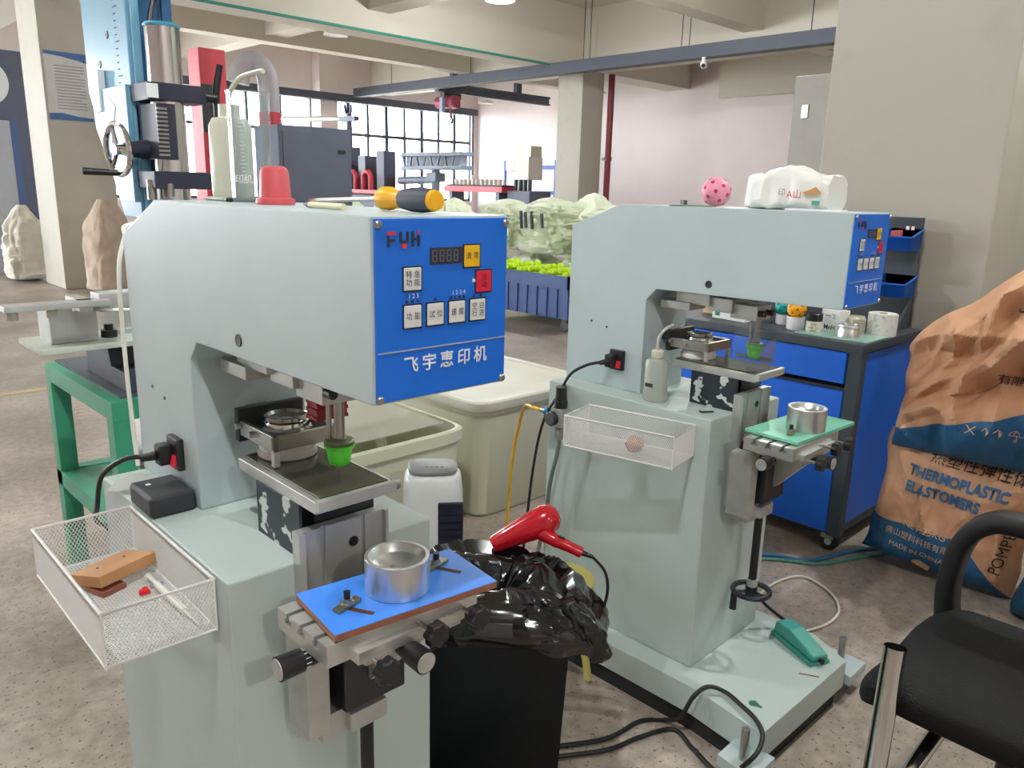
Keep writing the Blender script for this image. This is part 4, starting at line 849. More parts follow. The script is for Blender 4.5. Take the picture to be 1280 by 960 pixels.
def arm(x):
    q = MB(); src = [Vector(p) for p in arm_pts(x)]; path = []
    for i in range(len(src)-1):
        g = [src[max(i-1, 0)], src[i], src[i+1], src[min(i+2, len(src)-1)]]
        for k in range(6):
            t = k/6; path.append(.5*((2*g[1])+(g[2]-g[0])*t+(2*g[0]-5*g[1]+4*g[2]-g[3])*t*t+(3*g[1]-g[0]-3*g[2]+g[3])*t**3))
    path.append(src[-1]); n = 14; vs = []
    for i, p in enumerate(path):
        d = (path[min(i+1, len(path)-1)]-path[max(i-1, 0)]).normalized(); u = Vector((1, 0, 0)); v = d.cross(u)
        for k in range(n):
            a = 2*PI*k/n; cx, sx = math.cos(a), math.sin(a); vs.append(p+u*.036*math.copysign(abs(cx)**.5, cx)+v*.021*math.copysign(abs(sx)**.5, sx))
    m_ = len(path); q.poly(vs, [(i*n+k, i*n+(k+1) % n, (i+1)*n+(k+1) % n, (i+1)*n+k) for i in range(m_-1) for k in range(n)]+[tuple(range(n)), tuple(range((m_-1)*n, m_*n))])
    return q
arm(.215).build('armrest', arm_m, ch, ang=45)
MB().box(.17, -.24, .405, .245, .235, .435, .006).build('side_rail', arm_m, ch)
MB().cyl((-.33, .137, .24), (-.268, .152, .60), .0185, seg=24, cap=False).cyl((-.33, .137, .24), (-.268, .152, .60), .0165, seg=24, cap=False).build('arm_post', chrome, ch)
MB().cyl((-.325, .138, .26), (-.10, .1, .39), .014).build('post_bracket', chrome, ch)
MB().cyl((0, 0, .08), (0, 0, .40), .026).build('gas_column', black_plastic, ch)
MB().box(-.12, -.14, .385, .12, .14, .402, .004).build('seat_plate', dark_steel, ch)
for i in range(5):
    a = 2*PI*i/5+.3; d = Vector((math.cos(a), math.sin(a), 0))
    MB().tube([d*.02+Vector((0, 0, .1)), d*.16+Vector((0, 0, .085)), d*.28+Vector((0, 0, .065))], [.03, .024, .018], 10, smooth=3).build('base_arm', black_plastic, ch)
    MB().cyl(d*.28+Vector((-.012, 0, .028)), d*.28+Vector((.012, 0, .028)), .028, seg=20).build('castor', rubber, ch)
bkq = MB().grid(20, 14, lambda a, c: Vector(((a-.5)*.40, -.25-.03*c-.03*math.cos((a-.5)*3), .52+.42*c))); bmesh.ops.solidify(bkq.bm, geom=bkq.bm.faces[:], thickness=.03)
bkq.build('backrest', seat_m, ch); MB().box(-.03, -.27, .39, .03, -.2, .60, .006).build('back_bracket', arm_m, ch)
pf = MB().grid(26, 16, lambda a, c: Vector(((a-.5)*.34, (c-.5)*.16, .008+.02*abs(noise.noise(Vector((a*6, c*5, 1))))))); pfo = pf.build('plastic_film', thin_glass('film_clear', (238, 232, 228), opac=.25), ang=20); pfo.location = (1.66, .30, 0); pfo.rotation_euler = (0, 0, -.6); tag(pfo, 'crumpled clear plastic film on the floor under the chair', 'film')
# ------------------------------------------------------------------ green stand at the left with a clamping jig
green = mat('stand_green', (62, 158, 124), .45, var=.05)
gt = thing('green_stand', 'green square-tube stand behind the front machine', 'stand', (.86, 2.36, 0), 0)
gx0, gx1, gy0, gy1, s_ = -.26, .22, -.33, .26, .05
for a, b in ((gx0, gy0), (gx1-s_, gy0), (gx0, gy1-s_), (gx1-s_, gy1-s_)): MB().box(a, b, 0, a+s_, b+s_, .75, .002).build('leg', green, gt)
for z in (.75, .42):
    for (a, b, c, d) in ((gx0, gy0, gx1, gy0+s_), (gx0, gy1-s_, gx1, gy1), (gx0, gy0+s_, gx0+s_, gy1-s_), (gx1-s_, gy0+s_, gx1, gy1-s_)):
        MB().box(a, b, z, c, d, z+.05, .002).build('rail', green, gt)
MB().box(gx0+s_, gy0+s_, .46, gx1-s_, gy1-s_, .468).build('shelf', green, gt, smooth=False)
MB().box(gx0+.03, gy0+.03, .80, gx1, gy1, .806).build('top_sheet', mat('sheet_dark', (76, 84, 92), .5), gt, smooth=False)
jg = thing('clamping_jig', 'aluminium clamping jig with arm on a pale plate, on the green stand', 'jig', (.86, 2.36, .806), 0)
slate = mat('jig_slate', (66, 70, 84), .5, var=.06)
MB().prism([(-.28, 0), (.05, 0), (.05, .10), (-.14, .10), (-.16, .05), (-.28, .05)], 'x', -.2, .18, .003).build('jig_base', slate, jg)
MB().box(-.12, -.15, .10, .16, .02, .118).build('jig_riser', slate, jg, smooth=False)
MB().box(-.385, -.26, .118, .12, -.06, .132, .002).build('jig_plate', mat('jig_plate_pale', (200, 210, 196), .35, var=.05), jg)
MB().box(-.345, -.205, .132, -.235, -.1, .222, .003).build('jig_block', alu_dull, jg)
MB().box(-.46, -.325, .235, -.235, -.275, .25, .002).box(-.30, -.30, .222, -.27, -.19, .25).build('jig_arm', alu, jg)
MB().box(-.255, -.30, .225, -.15, -.235, .262, .003).build('jig_head', alu_dull, jg)
for x in (-.44, -.36): MB().cyl((x, -.3, .235), (x, -.3, .215), .012).build('jig_foot', mat('jig_rubber', (190, 186, 170), .6), jg)
MB().tube([(-.30, -.25, .235), (-.2, -.2, .22), (-.06, -.16, .205)], .006, 8).build('jig_rod', chrome, jg)
MB().tube([(-.30, -.25, .222), (-.2, -.21, .208), (-.06, -.17, .193)], .005, 8).build('jig_rod', chrome, jg)
MB().cyl((-.2, -.17, .132), (-.2, -.17, .15), .02).cyl((-.2, -.17, .15), (-.2, -.17, .166), .011).build('jig_knob', black_plastic, jg)
ct = MB().box(-.05, -.035, 0, .05, .035, .10, .006); bmesh.ops.delete(ct.bm, geom=[f for f in ct.bm.faces if f.normal.z > .9], context='FACES')
co = ct.build('clear_tub', thin_glass('tub_clear', (232, 236, 236), opac=.15)); co.location = (.72, 2.24, .9385); tag(co, 'small clear plastic tub on the jig plate', 'tub')
gv = MB().grid(30, 12, lambda a, c: Vector(((a-.5)*.13, (c-.5)*.05*(1+.5*math.sin(a*9)), .004+.012*abs(noise.noise(Vector((a*7, c*4, 2))))+.006*math.sin(c*PI)))).build('blue_glove', mat('glove_blue', (64, 150, 214), .5), ang=60); gv.location = (.80, 2.19, .927); gv.rotation_euler = (0, 0, .2); tag(gv, 'crumpled light blue glove on the green stand', 'glove')
bx_ = thing('carton_box', 'grey carton with white plastic on top, on the stand shelf', 'carton', (.81, 2.27, .4685), -.1)
MB().box(-.10, -.10, 0, .12, .10, .10, .003).build('carton', mat('carton_grey', (156, 152, 136), .7), bx_)
MB().grid(20, 14, lambda a, c: Vector((-.13+.24*a, -.12+.22*c, .104+.035*abs(noise.noise(Vector((a*5, c*4, 6))))))).build('plastic_wrap', mat('wrap_white', (214, 214, 212), .3), bx_, ang=25)
# ------------------------------------------------------------------ blue press with chrome cylinder
pblue = mat('press_blue', (120, 176, 204), .3, var=.05); pdeep = mat('press_deep_blue', (42, 92, 134), .4, var=.05)
pr_ = thing('hot_press', 'tall light blue press column with chrome cylinder and handwheel', 'press', (1.0, 2.85, 0), 0)
MB().prism([(-.2, 1.22), (-.2, 2.5), (.2, 2.5), (.2, 1.62), (-.04, 1.22)], 'x', -.07, .065, .004).build('press_column', pblue, pr_); MB().box(.0, -.19, 0, .065, -.06, 1.23).build('pedestal', pdeep, pr_, smooth=False)
MB().box(-.06, -.216, 1.22, -.035, -.2, 2.5, .002).build('press_rail', pblue, pr_); MB().box(-.033, -.206, 1.22, .03, -.2, 2.5).build('press_recess', pdeep, pr_, smooth=False); MB().box(.034, -.216, 1.22, .064, -.2, 2.5, .002).build('press_rail', pdeep, pr_)
MB().prism([(-.2, 1.62), (-.2, 1.27), (-.08, 1.27), (.1, 1.5), (.12, 1.62)], 'x', -.088, -.07, .002).build('press_cheek', pblue, pr_)
sc = MB()
for i in range(34): sc.box(-.0712, -.10-(.018 if i % 5 else .034), 1.55+i*.02, -.0695, -.10, 1.553+i*.02)
sc.build('scale_marks', dark_ink, pr_, smooth=False)
for y, z in ((-.03, 1.78), (.06, 1.7), (-.06, 1.5)): MB().lathe([(0, .002), (.011, .002), (.013, 0)], (-.07, y, z), 16, (-1, 0, 0)).build('bolt_hole', black_plastic, pr_)
lv = MB().box(-.094, .02, 1.55, -.072, .07, 1.68, .002).obox((-.086, -.03, 1.50), (.008, .07, .18), (.5, 0, 0), .001).build('label_lever', white_ink, pr_)
MB().cyl((0, -.29, 1.1), (0, -.29, 1.78), .05, seg=40).build('cylinder', chrome, pr_); MB().lathe([(0, 0), (.052, 0), (.053, .006), (.048, .012), (0, .014)], (0, -.29, 1.78), 40).build('cylinder_cap', mat('cap_teal', (70, 150, 176), .35), pr_)
MB().tube([(-.02, -.25, 1.79), (.0, -.24, 1.86), (.03, -.24, 1.9)], .008, 8, smooth=4).build('air_line', black_plastic, pr_)
nav = mat('clamp_navy', (38, 42, 60), .45)
for z, n_ in ((1.595, 1), (1.34, 0)):
    MB().box(-.075, -.345, z-.026, .10, -.2, z+.026, .004).build('cylinder_clamp', nav, pr_)
    MB().cyl((.10, -.3, z), (.15, -.3, z), .018, .014).build('clamp_spindle', dark_steel, pr_)
    if n_:
        MB().tube([(.15, -.3, z-.07), (.15, -.3, z+.01), (.165, -.31, z+.10)], [.008, .012, .010], 10, smooth=3).build('clamp_lever', black_plastic, pr_)
        MB().box(-.077, -.346, z-.02, -.045, -.344, z+.02).build('clamp_label', white_ink, pr_, smooth=False)
MB().box(-.06, -.36, 1.40, -.005, -.2, 1.56).build('rack_housing', nav, pr_, smooth=False)
for i in range(12): MB().box(-.062, -.363, 1.41+i*.012, -.03, -.36, 1.416+i*.012).build('rack_tooth', steel, pr_, smooth=False)
wn_ = Vector((.98, .12, .05)).normalized(); wc_ = Vector((-.148, -.27, 1.425)); wa = wn_.orthogonal().normalized(); wb2 = wn_.cross(wa)
q = MB().tube([wc_+.073*(wa*math.cos(2*PI*i/40)+wb2*math.sin(2*PI*i/40)) for i in range(40)], .0085, 10, closed=True)
for i in range(3):
    a = 2*PI*i/3+.5; q.tube([wc_, wc_+.073*(wa*math.cos(a)+wb2*math.sin(a))], .006, 8)
q.cyl(wc_-wn_*.012, wc_+wn_*.02, .016); q.build('handwheel', chrome, pr_)
MB().cyl(wc_+wn_*.02, wc_+wn_*.09, .02, .03).build('wheel_hub', nav, pr_)
MB().cyl((-.155, -.27, 1.357), (-.24, -.235, 1.36), .009, .011).build('wheel_handle', black_plastic, pr_)
MB().box(-.05, -.33, 1.12, .0, -.24, 1.33, .003).cyl((-.07, -.3, 1.28), (-.07, -.3, 1.34), .014).cyl((-.03, -.34, 1.29), (-.03, -.34, 1.33), .012).build('air_valve', steel, pr_)
rd = thing('red_post', 'dull red machine post behind the chrome press cylinder', 'post', (1.60, 3.62, 0), 0)
redm = mat('machine_red', (196, 60, 72), .45, var=.05)
MB().box(-.06, -.06, 0, .06, .06, 1.9, .004).build('post_body', redm, rd); MB().box(-.09, -.09, 0, .09, .09, .02).build('post_foot', redm, rd, smooth=False); MB().box(-.062, -.066, 1.55, .02, -.06, 1.75).build('post_plate', dark_steel, rd, smooth=False)
# ------------------------------------------------------------------ sacks by the far column
def soft_sack(name, loc, rz, w, d, h, seed, m, label, group, neck=.0, wr=.03, horiz=0.):
    t = thing(name, label, 'sack', loc, rz, group)
    def f(a, c):
        th = a*2*PI; cx, sx = math.cos(th), math.sin(th); e = .62
        prof = min(1, (c/.06)**.5)*(1-.12*c) if c < .5 else None
        k = c
        r = (min(1, (k/.05))**.5)*(1-.08*k)
        if k > .62: u = (k-.62)/.38; r = r*(1-u**1.5*(1-neck)) if neck else r*max(0, 1-u**2.2)**.6
        X = math.copysign(abs(cx)**e, cx)*w/2*r; Y = math.copysign(abs(sx)**e, sx)*d/2*r; Z = h*k
        p = Vector((X, Y, Z)); amp = min(1, k*8)
        n = wr*(abs(noise.noise(Vector((th*1.6+seed, k*4, seed))))*1.8-.5) + wr*.6*noise.noise(Vector((th*4, k*9, seed*2)))
        if horiz: n += horiz*abs(noise.noise(Vector((th*1.2, k*16, seed))))
        dd = Vector((cx, sx, .25)); return p+dd*n*amp*(r if r > .1 else .1)
    q = MB().grid(64, 44, f, cu=True); q.bm.verts.ensure_lookup_table()
    q.bm.faces.new([q.bm.verts[i] for i in range(64)]); q.bm.faces.new([q.bm.verts[43*64+i] for i in range(64)][::-1])
    o = q.build('sack_body', m, t, ang=28)
    if neck: MB().tube([(w/2*neck*1.05*math.cos(i*.4), d/2*neck*1.05*math.sin(i*.4), h*.93) for i in range(16)], .012, 6, closed=True).build('tie_cord', mat('tie_grey', (140, 136, 124), .7), t)
    return t
soft_sack('woven_sack', (3.20, 10.28, 0), .3, .56, .40, 1.1, 2.2, mat('sack_beige', (196, 178, 160), .8, var=.1, scale=8, bump=.3, bscale=90), 'full beige woven sack leaning by the column with a notice', 'woven sacks by the column', neck=.35, wr=.03)
soft_sack('woven_sack', (2.70, 12.0, 0), 0, .5, .45, .98, 5.2, mat('sack_white', (216, 212, 198), .8, var=.08, scale=8, bump=.3, bscale=90), 'white woven sack partly hidden left of the column with a notice', 'woven sacks by the column', neck=.2, wr=.06, horiz=.04)
ps = thing('notice_poster', 'white notice with blue wavy borders on the left column', 'poster', (3.09, 10.765, 2.38), 0)
MB().box(-.26, -.004, -.38, .22, 0, .38).build('sheet', mat('poster_white', (206, 206, 204), .5), ps, smooth=False)
MB().prism([(-.26, .38), (.22, .38), (.22, .27), (.1, .30), (-.08, .33), (-.26, .345)], 'y', -.0065, -.004).build('top_wave', mat('poster_blue', (66, 106, 160), .5), ps, smooth=False)
MB().prism([(-.26, -.38), (.22, -.38), (.22, -.345), (.04, -.33), (-.12, -.30), (-.26, -.31)], 'y', -.0065, -.004).build('bottom_wave', MATS['poster_blue'], ps, smooth=False)
pl_ = MB()
for i in range(15): pl_.box(-.16, -.0058, .22-i*.034, .16-(.05 if i % 4 == 3 else 0), -.004, .232-i*.034)
pp_ = pl_.build('print_lines', mat('poster_print', (150, 152, 156), .6, var=0), ps, smooth=False); pp_['kind'] = 'stuff'
# ------------------------------------------------------------------ blue crate, lime balls, pale green sacks
ck = thing('wheeled_crate', 'dark blue slatted plastic crate on casters behind the front machine panel', 'crate', (6.0, 5.55, 0), 0)
cblue = mat('crate_blue', (52, 82, 138), .45, var=.06)
MB().box(-.4, -.55, .13, .4, .55, .16).build('floor_panel', cblue, ck, smooth=False)
for (a, b, c, d) in ((-.4, -.55, -.375, .55), (.375, -.55, .4, .55), (-.375, -.55, .375, -.525), (-.375, .525, .375, .55)): MB().box(a, b, .16, c, d, .54).build('wall_panel', cblue, ck, smooth=False)
for y in [-.55+i*.1375 for i in range(9)]: MB().box(-.415, y-.012, .13, -.4, y+.012, .42).build('rib', cblue, ck, smooth=False)
MB().box(-.42, -.565, .42, -.4, .565, .545).build('rim_band', cblue, ck, smooth=False); MB().box(-.42, -.565, .42, .42, -.55, .545).build('rim_band', cblue, ck, smooth=False)
for x in [-.3, -.1, .1, .3]: MB().box(x-.012, -.565, .13, x+.012, -.55, .42).build('rib', cblue, ck, smooth=False)
for a in (-.33, .33):
    for b in (-.47, .47):
        MB().cyl((a-.02, b, .055), (a+.02, b, .055), .055, seg=20).box(a-.025, b-.03, .09, a+.025, b+.03, .13).build('caster', dark_steel, ck)
lime = MB().sph((0, 0, 0), .037, 14, 9).build('lime_ball', mat('ball_lime', (206, 244, 20), .4)); lm = lime.data; bpy.data.objects.remove(lime)
k = 0
for iy in range(13):
    for ix in range(3):
        o = obj_from('lime_ball', lm, None, (5.665+ix*.078+(iy % 2)*.02, 5.09+iy*.079, .545+.012*((iy*7+ix*3) % 4)+ix*.012))
        tag(o, 'lime green ball heaped in the blue crate', 'ball', 'lime balls in the crate')
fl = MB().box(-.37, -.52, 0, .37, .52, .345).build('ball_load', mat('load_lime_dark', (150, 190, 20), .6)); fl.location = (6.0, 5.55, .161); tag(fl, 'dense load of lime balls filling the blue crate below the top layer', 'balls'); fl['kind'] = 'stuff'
pale = mat('sack_pale_green', (222, 231, 204), .55, var=.06, scale=5)
SP = [(6.85, 5.85, 0, .8, .62, .6, 'lower pale green sack right above the blue crate'), (6.95, 6.75, 0, .8, .62, .6, 'lower pale green sack at the middle of the heap'), (6.9, 7.65, 0, .8, .62, .6, 'lower pale green sack at the left of the heap'),
      (6.95, 5.62, .60, .72, .6, .60, 'upper pale green sack at the right end of the heap, by the rear machine'), (6.85, 6.42, .60, .78, .6, .66, 'upper pale green sack with black print, middle of the heap'), (6.95, 7.28, .60, .8, .6, .62, 'upper pale green sack at the left, under the light bar'),
      (7.8, 6.6, .0, .8, .6, 1.32, 'tall pale sack behind the heap, left of the column'), (6.95, 8.5, 0, .78, .6, 1.16, 'flattened pale green sack behind the screwdriver'), (7.7, 9.2, 0, .8, .6, 1.2, 'pale green sack in front of the red printing carousel'), (6.7, 9.4, 0, .8, .6, 1.16, 'pale green sack below the dark posts of the carousel'), (6.6, 10.3, 0, .8, .6, 1.15, 'pale green sack right of the red cup')]
for i, (x, y, z, a, b, h, lb) in enumerate(SP):
    tt = soft_sack('pale_sack', (x, y, z), PI/2+random.uniform(-.05, .05), a-.12, b-.06, h, 3.1*i+1, pale, lb, 'pale green sacks in a heap', wr=.10, horiz=.08)
    if i == 4:
        for dy, hh in ((-.16, .16), (.0, .2), (.1, .18), (.17, .2)): MB().obox((dy, .33, .40), (.03, .02, hh), (0, .1, 0)).build('print_bar', dark_ink, tt, smooth=False)
# ------------------------------------------------------------------ printing carousel with red frames
cz = thing('printing_carousel', 'red and dark printing carousel with posts in front of the windows', 'machine', (8.0, 11.6, 0), 0)
dk = mat('carousel_slate', (78, 84, 104), .5, var=.05)
MB().box(-.4, -.8, .9, .5, 2.6, 1.2, .02).build('carousel_bed', dk, cz); MB().box(-.45, -.9, 1.2, .55, 2.7, 1.27, .01).build('carousel_rail', redm, cz)
for y in (-.6, .8, 2.3): MB().box(-.3, y-.1, 0, .4, y+.1, .9).build('carousel_leg', dk, cz, smooth=False)
for (y, wv, h0, h1, m_) in ((.84, .30, 1.25, 1.98, dk), (.30, .22, 1.25, 1.83, dk), (-.25, .22, 1.25, 1.90, dk), (1.55, .25, 1.25, 1.87, dk), (2.05, .18, 1.25, 1.95, dk)):
    MB().box(-.12, y-wv/2, h0, .12, y+wv/2, h1, .01).build('printing_post', m_, cz)
MB().cyl((0, .84, 1.98), (0, .84, 2.55), .05).box(-.05, .6, 2.42, .05, 1.1, 2.50).build('tall_mast', dk, cz)
MB().tube([(0, .84, 2.5), (0, .95, 2.58), (0, .98, 2.7)], .025, 8).tube([(0, .84, 2.5), (0, .78, 2.58), (0, .78, 2.7)], .025, 8).build('mast_fork', dk, cz)
MB().cyl((0, .84, 2.46), (0, 3.2, 2.56), .05).build('mast_arm', alu_dull, cz)
for y in (1.8, 1.3, .1, .55): MB().tube([(-.15, y-.11, 1.27), (-.15, y-.11, 1.5), (-.15, y-.05, 1.56), (-.15, y+.05, 1.56), (-.15, y+.11, 1.5), (-.15, y+.11, 1.27)], .045, 8).build('red_frame', redm, cz)
for y in (2.02, 1.62, 1.42, 1.2): MB().cyl((-.2, y, 1.27), (-.2, y, 1.75), .03).cyl((-.2, y, 1.75), (-.2, y, 1.95), .045).build('white_cylinder', alu, cz)
lb_ = thing('light_bar', 'pale grey lattice light bar on a stem above the pale sacks', 'light bar', (8.0, 10.02, 0), 0)
MB().box(-.12, -.75, 1.60, .12, .75, 1.66, .01).box(-.12, -.75, 1.80, .12, .75, 1.86, .01).build('bar_frame', mat('bar_blue_grey', (140, 152, 172), .5), lb_)
MB().box(-.05, -.7, 1.66, .05, .7, 1.80).build('bar_panel', mat('bar_panel', (170, 178, 192), .4), lb_, smooth=False)
for i in range(9): MB().obox((-.09, -.7+i*.175, 1.73), (.03, .03, .15), (.3 if i % 2 else -.3, 0, 0)).build('bar_strut', MATS['bar_blue_grey'], lb_, smooth=False)
MB().cyl((0, 0, 1.05), (0, 0, 1.6), .07).box(-.1, -.12, 1.42, .1, .12, 1.56, .01).build('bar_stem', MATS['bar_blue_grey'], lb_); MB().cyl((0, 0, 1.45), (0, .95, 1.43), .06).build('bar_arm', MATS['bar_blue_grey'], lb_); MB().box(-.3, -.3, 0, .3, .3, 1.05, .01).build('bar_cabinet', dk, lb_)
dkc = thing('dark_cabinet', 'large dark grey cabinet behind the measuring cylinder', 'cabinet', (5.35, 9.2, 0), 0)
MB().box(-.56, -.2, 0, .46, .4, 2.02, .01).build('cabinet_body', mat('cabinet_slate', (96, 104, 124), .5, var=.04), dkc); MB().box(-.5, -.212, 1.1, .4, -.2, 1.95, .004).build('cabinet_door', MATS['cabinet_slate'], dkc); MB().box(.26, -.225, 1.72, .36, -.212, 1.76).build('door_handle', dark_steel, dkc, smooth=False)
du = thing('exhaust_duct', 'grey bent duct with a red band behind the wash bottle', 'duct', (5.05, 9.9, 0), 0)
MB().tube([(.12, 0, 2.02), (.12, 0, 2.5), (.08, 0, 2.72), (-.05, .05, 2.82), (-.18, .1, 2.72), (-.22, .12, 2.55)], .13, 16, smooth=6).build('duct_bend', mat('duct_grey', (172, 166, 170), .5), du); MB().cyl((.12, 0, 2.02), (.12, 0, 2.22), .14, seg=20).build('duct_band', redm, du); MB().cyl((.12, 0, 0), (.12, 0, 2.02), .12).build('duct_riser', MATS['duct_grey'], du)
# filling machine, racks, hoist
fm = thing('filling_machine', 'cream bench machine with stacked housings by the far wall', 'machine', (13.2, 13.3, 0), 0)
cream = mat('housing_cream', (210, 200, 190), .5, var=.04)
MB().box(-.3, -.5, 0, .4, .22, 1.3, .01).build('bench', dk, fm); MB().box(-.2, -.35, 1.55, .25, .1, 2.05, .01).build('main_housing', cream, fm); MB().box(-.15, -.15, 2.05, .2, .2, 2.27, .01).box(-.2, .1, 1.75, .2, .4, 2.0, .01).build('upper_housing', cream, fm); MB().box(-.16, -.36, 2.05, .2, -.16, 2.29, .01).build('motor', MATS['cap_beige_metal'], fm)
for y in (-.3, -.15, .0, .15): MB().cyl((-.1, y, 1.3), (-.1, y, 1.75), .05).build('nozzle', dark_steel, fm)
cvv = thing('conveyor', 'red conveyor with a row of small pale pots', 'conveyor', (13.0, 14.75, 0), 0)
MB().box(-.25, -1.2, 1.25, .25, .9, 1.38, .01).build('conveyor_bed', redm, cvv); MB().box(-.2, -1.15, 1.38, .2, .85, 1.42).build('belt', black_matte, cvv, smooth=False)
for y in (-1.0, .7): MB().box(-.2, y-.06, 0, .2, y+.06, 1.25).build('conveyor_leg', dk, cvv, smooth=False)
for i in range(12):
    o = MB().lathe([(0, 0), (.05, 0), (.055, .11), (.03, .13), (0, .13)], (0, 0, 0), 12).build('pot', cream); o.location = (12.95, 13.68+i*.155, 1.4205); tag(o, 'small pale pot in the row on the red conveyor', 'pot', 'pots on the conveyor')
rk = thing('blue_rack', 'blue steel rack against the far white wall', 'rack', (14.9, 14.5, 0), 0)
rblue = mat('rack_blue', (58, 92, 176), .45)
for y in (-.9, .9):
    for x in (-.3, .3): MB().box(x-.03, y-.03, 0, x+.03, y+.03, 2.05).build('upright', rblue, rk, smooth=False)
for z in (.3, 1.28, 1.9):
    for x in (-.3, .3): MB().box(x-.02, -.9, z-.05, x+.02, .9, z+.03).build('rack_beam', rblue, rk, smooth=False)
    MB().box(-.28, -.88, z+.03, .28, .88, z+.05).build('rack_shelf', alu_dull, rk, smooth=False)
dark_tray = mat('tray_slate', (74, 80, 92), .55, .1, var=.05)
ct_ = thing('cable_tray', 'long dark cable tray hung below the ceiling across the hall', 'cable tray', (11.4, 5, 3.42), 0)
MB().box(-.11, -11, 0, .11, 12.35, .20, .004).build('tray_channel', dark_tray, ct_)
for y in (.35, .8, 2.85, 3.0, 5.1, 4.95, 8.2, 11): MB().cyl((.06, y, .2), (.06, y, 1.28), .008, seg=6).build('hanger_rod', dark_steel, ct_)
ct2 = thing('cable_tray', 'dark cable tray running along the heads of the far windows', 'cable tray', (9.0, 17.5, 3.3), 0)
MB().box(-3.5, -.1, 0, 6.4, .1, .17, .004).build('tray_channel', dark_tray, ct2)
for x in (-3, 0, 3, 6): MB().box(x-.03, .1, .03, x+.03, .49, .12).build('wall_bracket', dark_tray, ct2, smooth=False)
MB().cyl((6.3, 0, 0), (6.3, 0, -1.6), .03, seg=8).build('drop_conduit', dark_tray, ct2)
hr = thing('hoist_rail', 'dark hoist rail left of the pale column', 'rail', (13.3, 14.5, 3.4), 0)
MB().box(-1.7, -.06, .0, 1.9, .06, .04).box(-1.7, -.02, .04, 1.9, .02, .16).box(-1.7, -.06, .16, 1.9, .06, .2).build('rail_beam', dark_tray, hr, smooth=False)
for x in (-1.2, .8): MB().box(x-.08, -.06, .2, x+.08, .06, 1.3).build('rail_hanger', dark_tray, hr, smooth=False)
ho = thing('chain_hoist', 'red chain hoist hanging under the dark rail', 'hoist', (12.0, 14.5, 2.775), 0)
MB().box(-.22, -.15, .30, .18, .15, .55, .03).cyl((-.1, -.3, .42), (-.1, .3, .42), .13).build('hoist_body', mat('hoist_red', (150, 52, 78), .5), ho); MB().box(-.25, -.08, .5, .25, .08, .62).build('trolley', dark_steel, ho, smooth=False); MB().tube([(0, 0, .32), (.01, 0, .1)], .03, 6).build('chain', MATS['hoist_red'], ho); MB().tube([(.01, 0, .1), (.06, 0, .06), (.05, 0, 0), (-.03, 0, .0), (-.04, 0, .05)], .02, 8, smooth=3).build('hook', dark_steel, ho); MB().box(-.32, -.1, .2, -.24, .0, .5).build('control_box', MATS['bar_blue_grey'], ho, smooth=False)
gpipe = MB().cyl((-7.9, 10.70, 3.585), (11.2, 10.70, 3.585), .022, seg=10).build('green_pipe', mat('pipe_green', (64, 150, 132), .45)); tag(gpipe, 'thin green pipe running along the lower edge of the ceiling beam', 'pipe')
rp = thing('maroon_pipe', 'maroon standpipe beside the pale middle column', 'pipe', (12.98, 10.66, 0), 0)
mar = mat('pipe_maroon', (128, 34, 52), .4); MB().cyl((0, 0, 0), (0, 0, 3.6), .065, seg=20).build('riser', mar, rp); MB().cyl((0, 0, 1.95), (0, 0, 2.02), .08, seg=20).build('coupling', mar, rp); MB().box(-.12, -.02, 1.95, -.06, .06, 2.0).build('pipe_clamp', steel, rp, smooth=False)
cv_ = thing('security_camera', 'small white security camera under the dark cable tray', 'camera', (11.3, 7.45, 3.25), 0)
MB().cyl((0, 0, .17), (0, 0, .08), .03).build('mount', white_ink, cv_); MB().obox((-.02, -.02, .05), (.14, .09, .08), (0, .2, .4), .02).build('housing', white_ink, cv_); MB().cyl((-.08, -.055, .035), (-.1, -.065, .03), .03).build('lens', black_plastic, cv_)
# tall grey cabinet past the near column
gc_ = thing('grey_cabinet', 'tall grey metal cabinet with hinged door beside the near column', 'cabinet', (6.35, 2.95, 0), 0)
gm_ = mat('cabinet_grey', (158, 154, 146), .45, var=.04)
MB().box(-.35, -.6, 0, .3, .17, 2.23, .006).build('cabinet_body', gm_, gc_); MB().box(-.362, -.56, .06, -.35, .04, 2.15, .003).build('cabinet_door', gm_, gc_)
for z in (.3, 1.97): MB().box(-.374, .03, z-.05, -.352, .085, z+.05, .003).build('hinge', steel, gc_)
wp = MB().tube([(15.3, 7.6, 0.02), (15.3, 7.6, 2.25), (15.3, 7.55, 2.33), (15.3, 7.2, 2.33)], .03, 8).build('wall_conduit', white_ink); tag(wp, 'thin white conduit bent along the right-hand white wall', 'conduit')
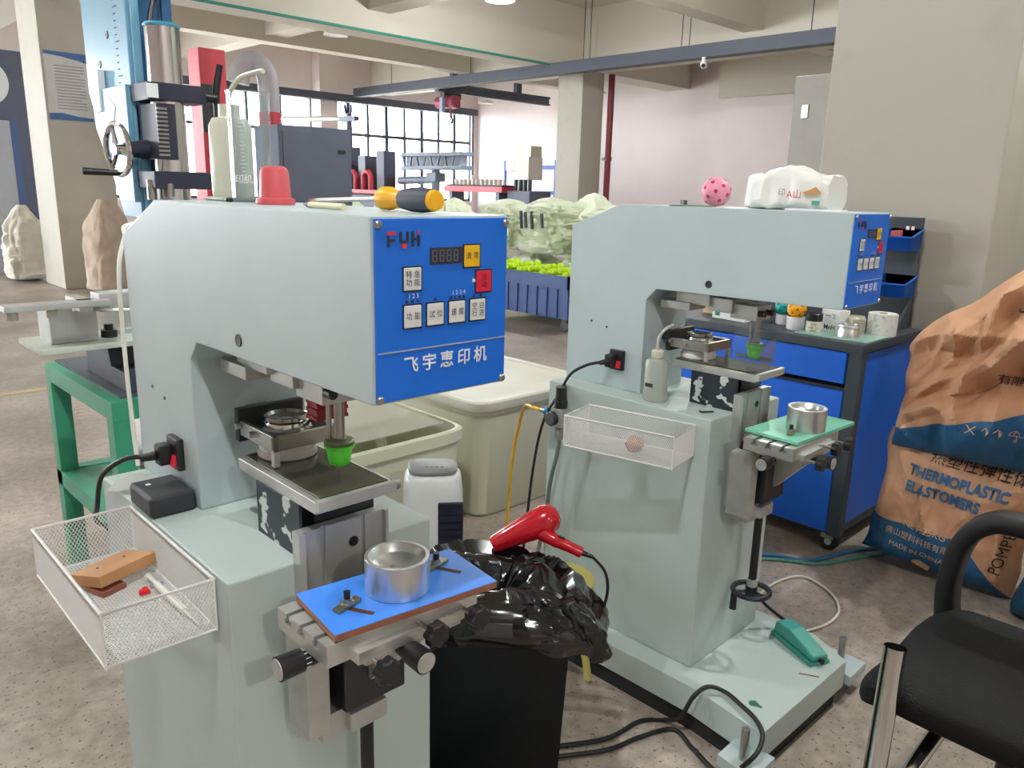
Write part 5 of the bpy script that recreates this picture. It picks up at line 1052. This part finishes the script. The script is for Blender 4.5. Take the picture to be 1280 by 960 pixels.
# far left cabinets
lc = thing('switch_cabinet', 'tall pale cabinet with blue edge at the far left', 'cabinet', (2.55, 13.3, 0), 0)
MB().box(-.5, -.3, 0, .44, .4, 2.08, .01).build('cabinet_body', mat('cabinet_pale', (176, 180, 190), .5, var=.04), lc); MB().box(-.52, -.28, .1, -.5, .35, 2.0, .004).build('cabinet_door', white_ink, lc); MB().box(.36, -.31, 0, .45, -.3, 2.08).build('blue_edge', mat('edge_blue', (70, 92, 140), .5), lc, smooth=False)
dm = thing('dark_machine', 'dark slate machine hood at the far left edge', 'machine', (2.3, 15.2, 0), 0)
MB().box(-.9, -.2, 0, 1.35, .8, 3.25, .02).build('hood', mat('hood_slate', (84, 90, 112), .5, var=.05), dm); MB().lathe([(0, .0), (.34, 0), (.36, .02), (.3, .03), (0, .03)], (.75, -.2, 2.75), 32, (0, -1, 0)).build('round_port', white_ink, dm)
yl_ = MB().box(-6, -.04, 0, 2.6, .04, .002).build('floor_line', mat('line_yellow', (190, 172, 120), .6, var=.15, scale=3)); yl_.location = (0, 5.67, .0005); struct(yl_)
# ------------------------------------------------------------------ houses beyond the windows
def house(x0, x1, y, h, m, label, cols, rows):
    t = thing('apartment_block', label, 'building', ((x0+x1)/2, y, -9), 0, 'apartment blocks beyond the windows'); a = (x1-x0)/2
    wm = mat('facade_window', (120, 132, 150), .2, var=.05)
    MB().box(-a, 0, 0, a, 8, h+9).build('walls', m, t, smooth=False); MB().box(-a-.3, -.3, h+9, a+.3, 8.3, h+9.4).build('roof_edge', cream, t, smooth=False)
    me = None
    for i in range(cols):
        for j in range(rows):
            x = -a+(i+.5)*2*a/cols; z = 5+(j+.5)*(h+3.4)/rows
            if me is None:
                o = MB().box(-.75, -.06, -.7, .75, .02, .7).build('facade_window', wm, t, smooth=False); me = o.data; o.location = (x, 0, z)
            else: obj_from('facade_window', me, t, (x, 0, z))
house(34, 52, 58, 5.5, mat('facade_cream', (226, 206, 186), .8), 'cream apartment block seen through the windows behind the carousel', 7, 4)
house(54, 78, 66, 6.5, mat('facade_pale', (220, 216, 216), .8), 'pale apartment block seen through the windows behind the light bar', 9, 4)
house(8, 30, 62, 5.0, mat('facade_white', (228, 226, 224), .8), 'white apartment block seen through the windows behind the wash bottle', 8, 4)
gnd = struct(MB().box(-60, 18.5, -9.5, 160, 160, -9.2).build('ground_outside', mat('ground_pale', (170, 168, 160), .9), smooth=False))
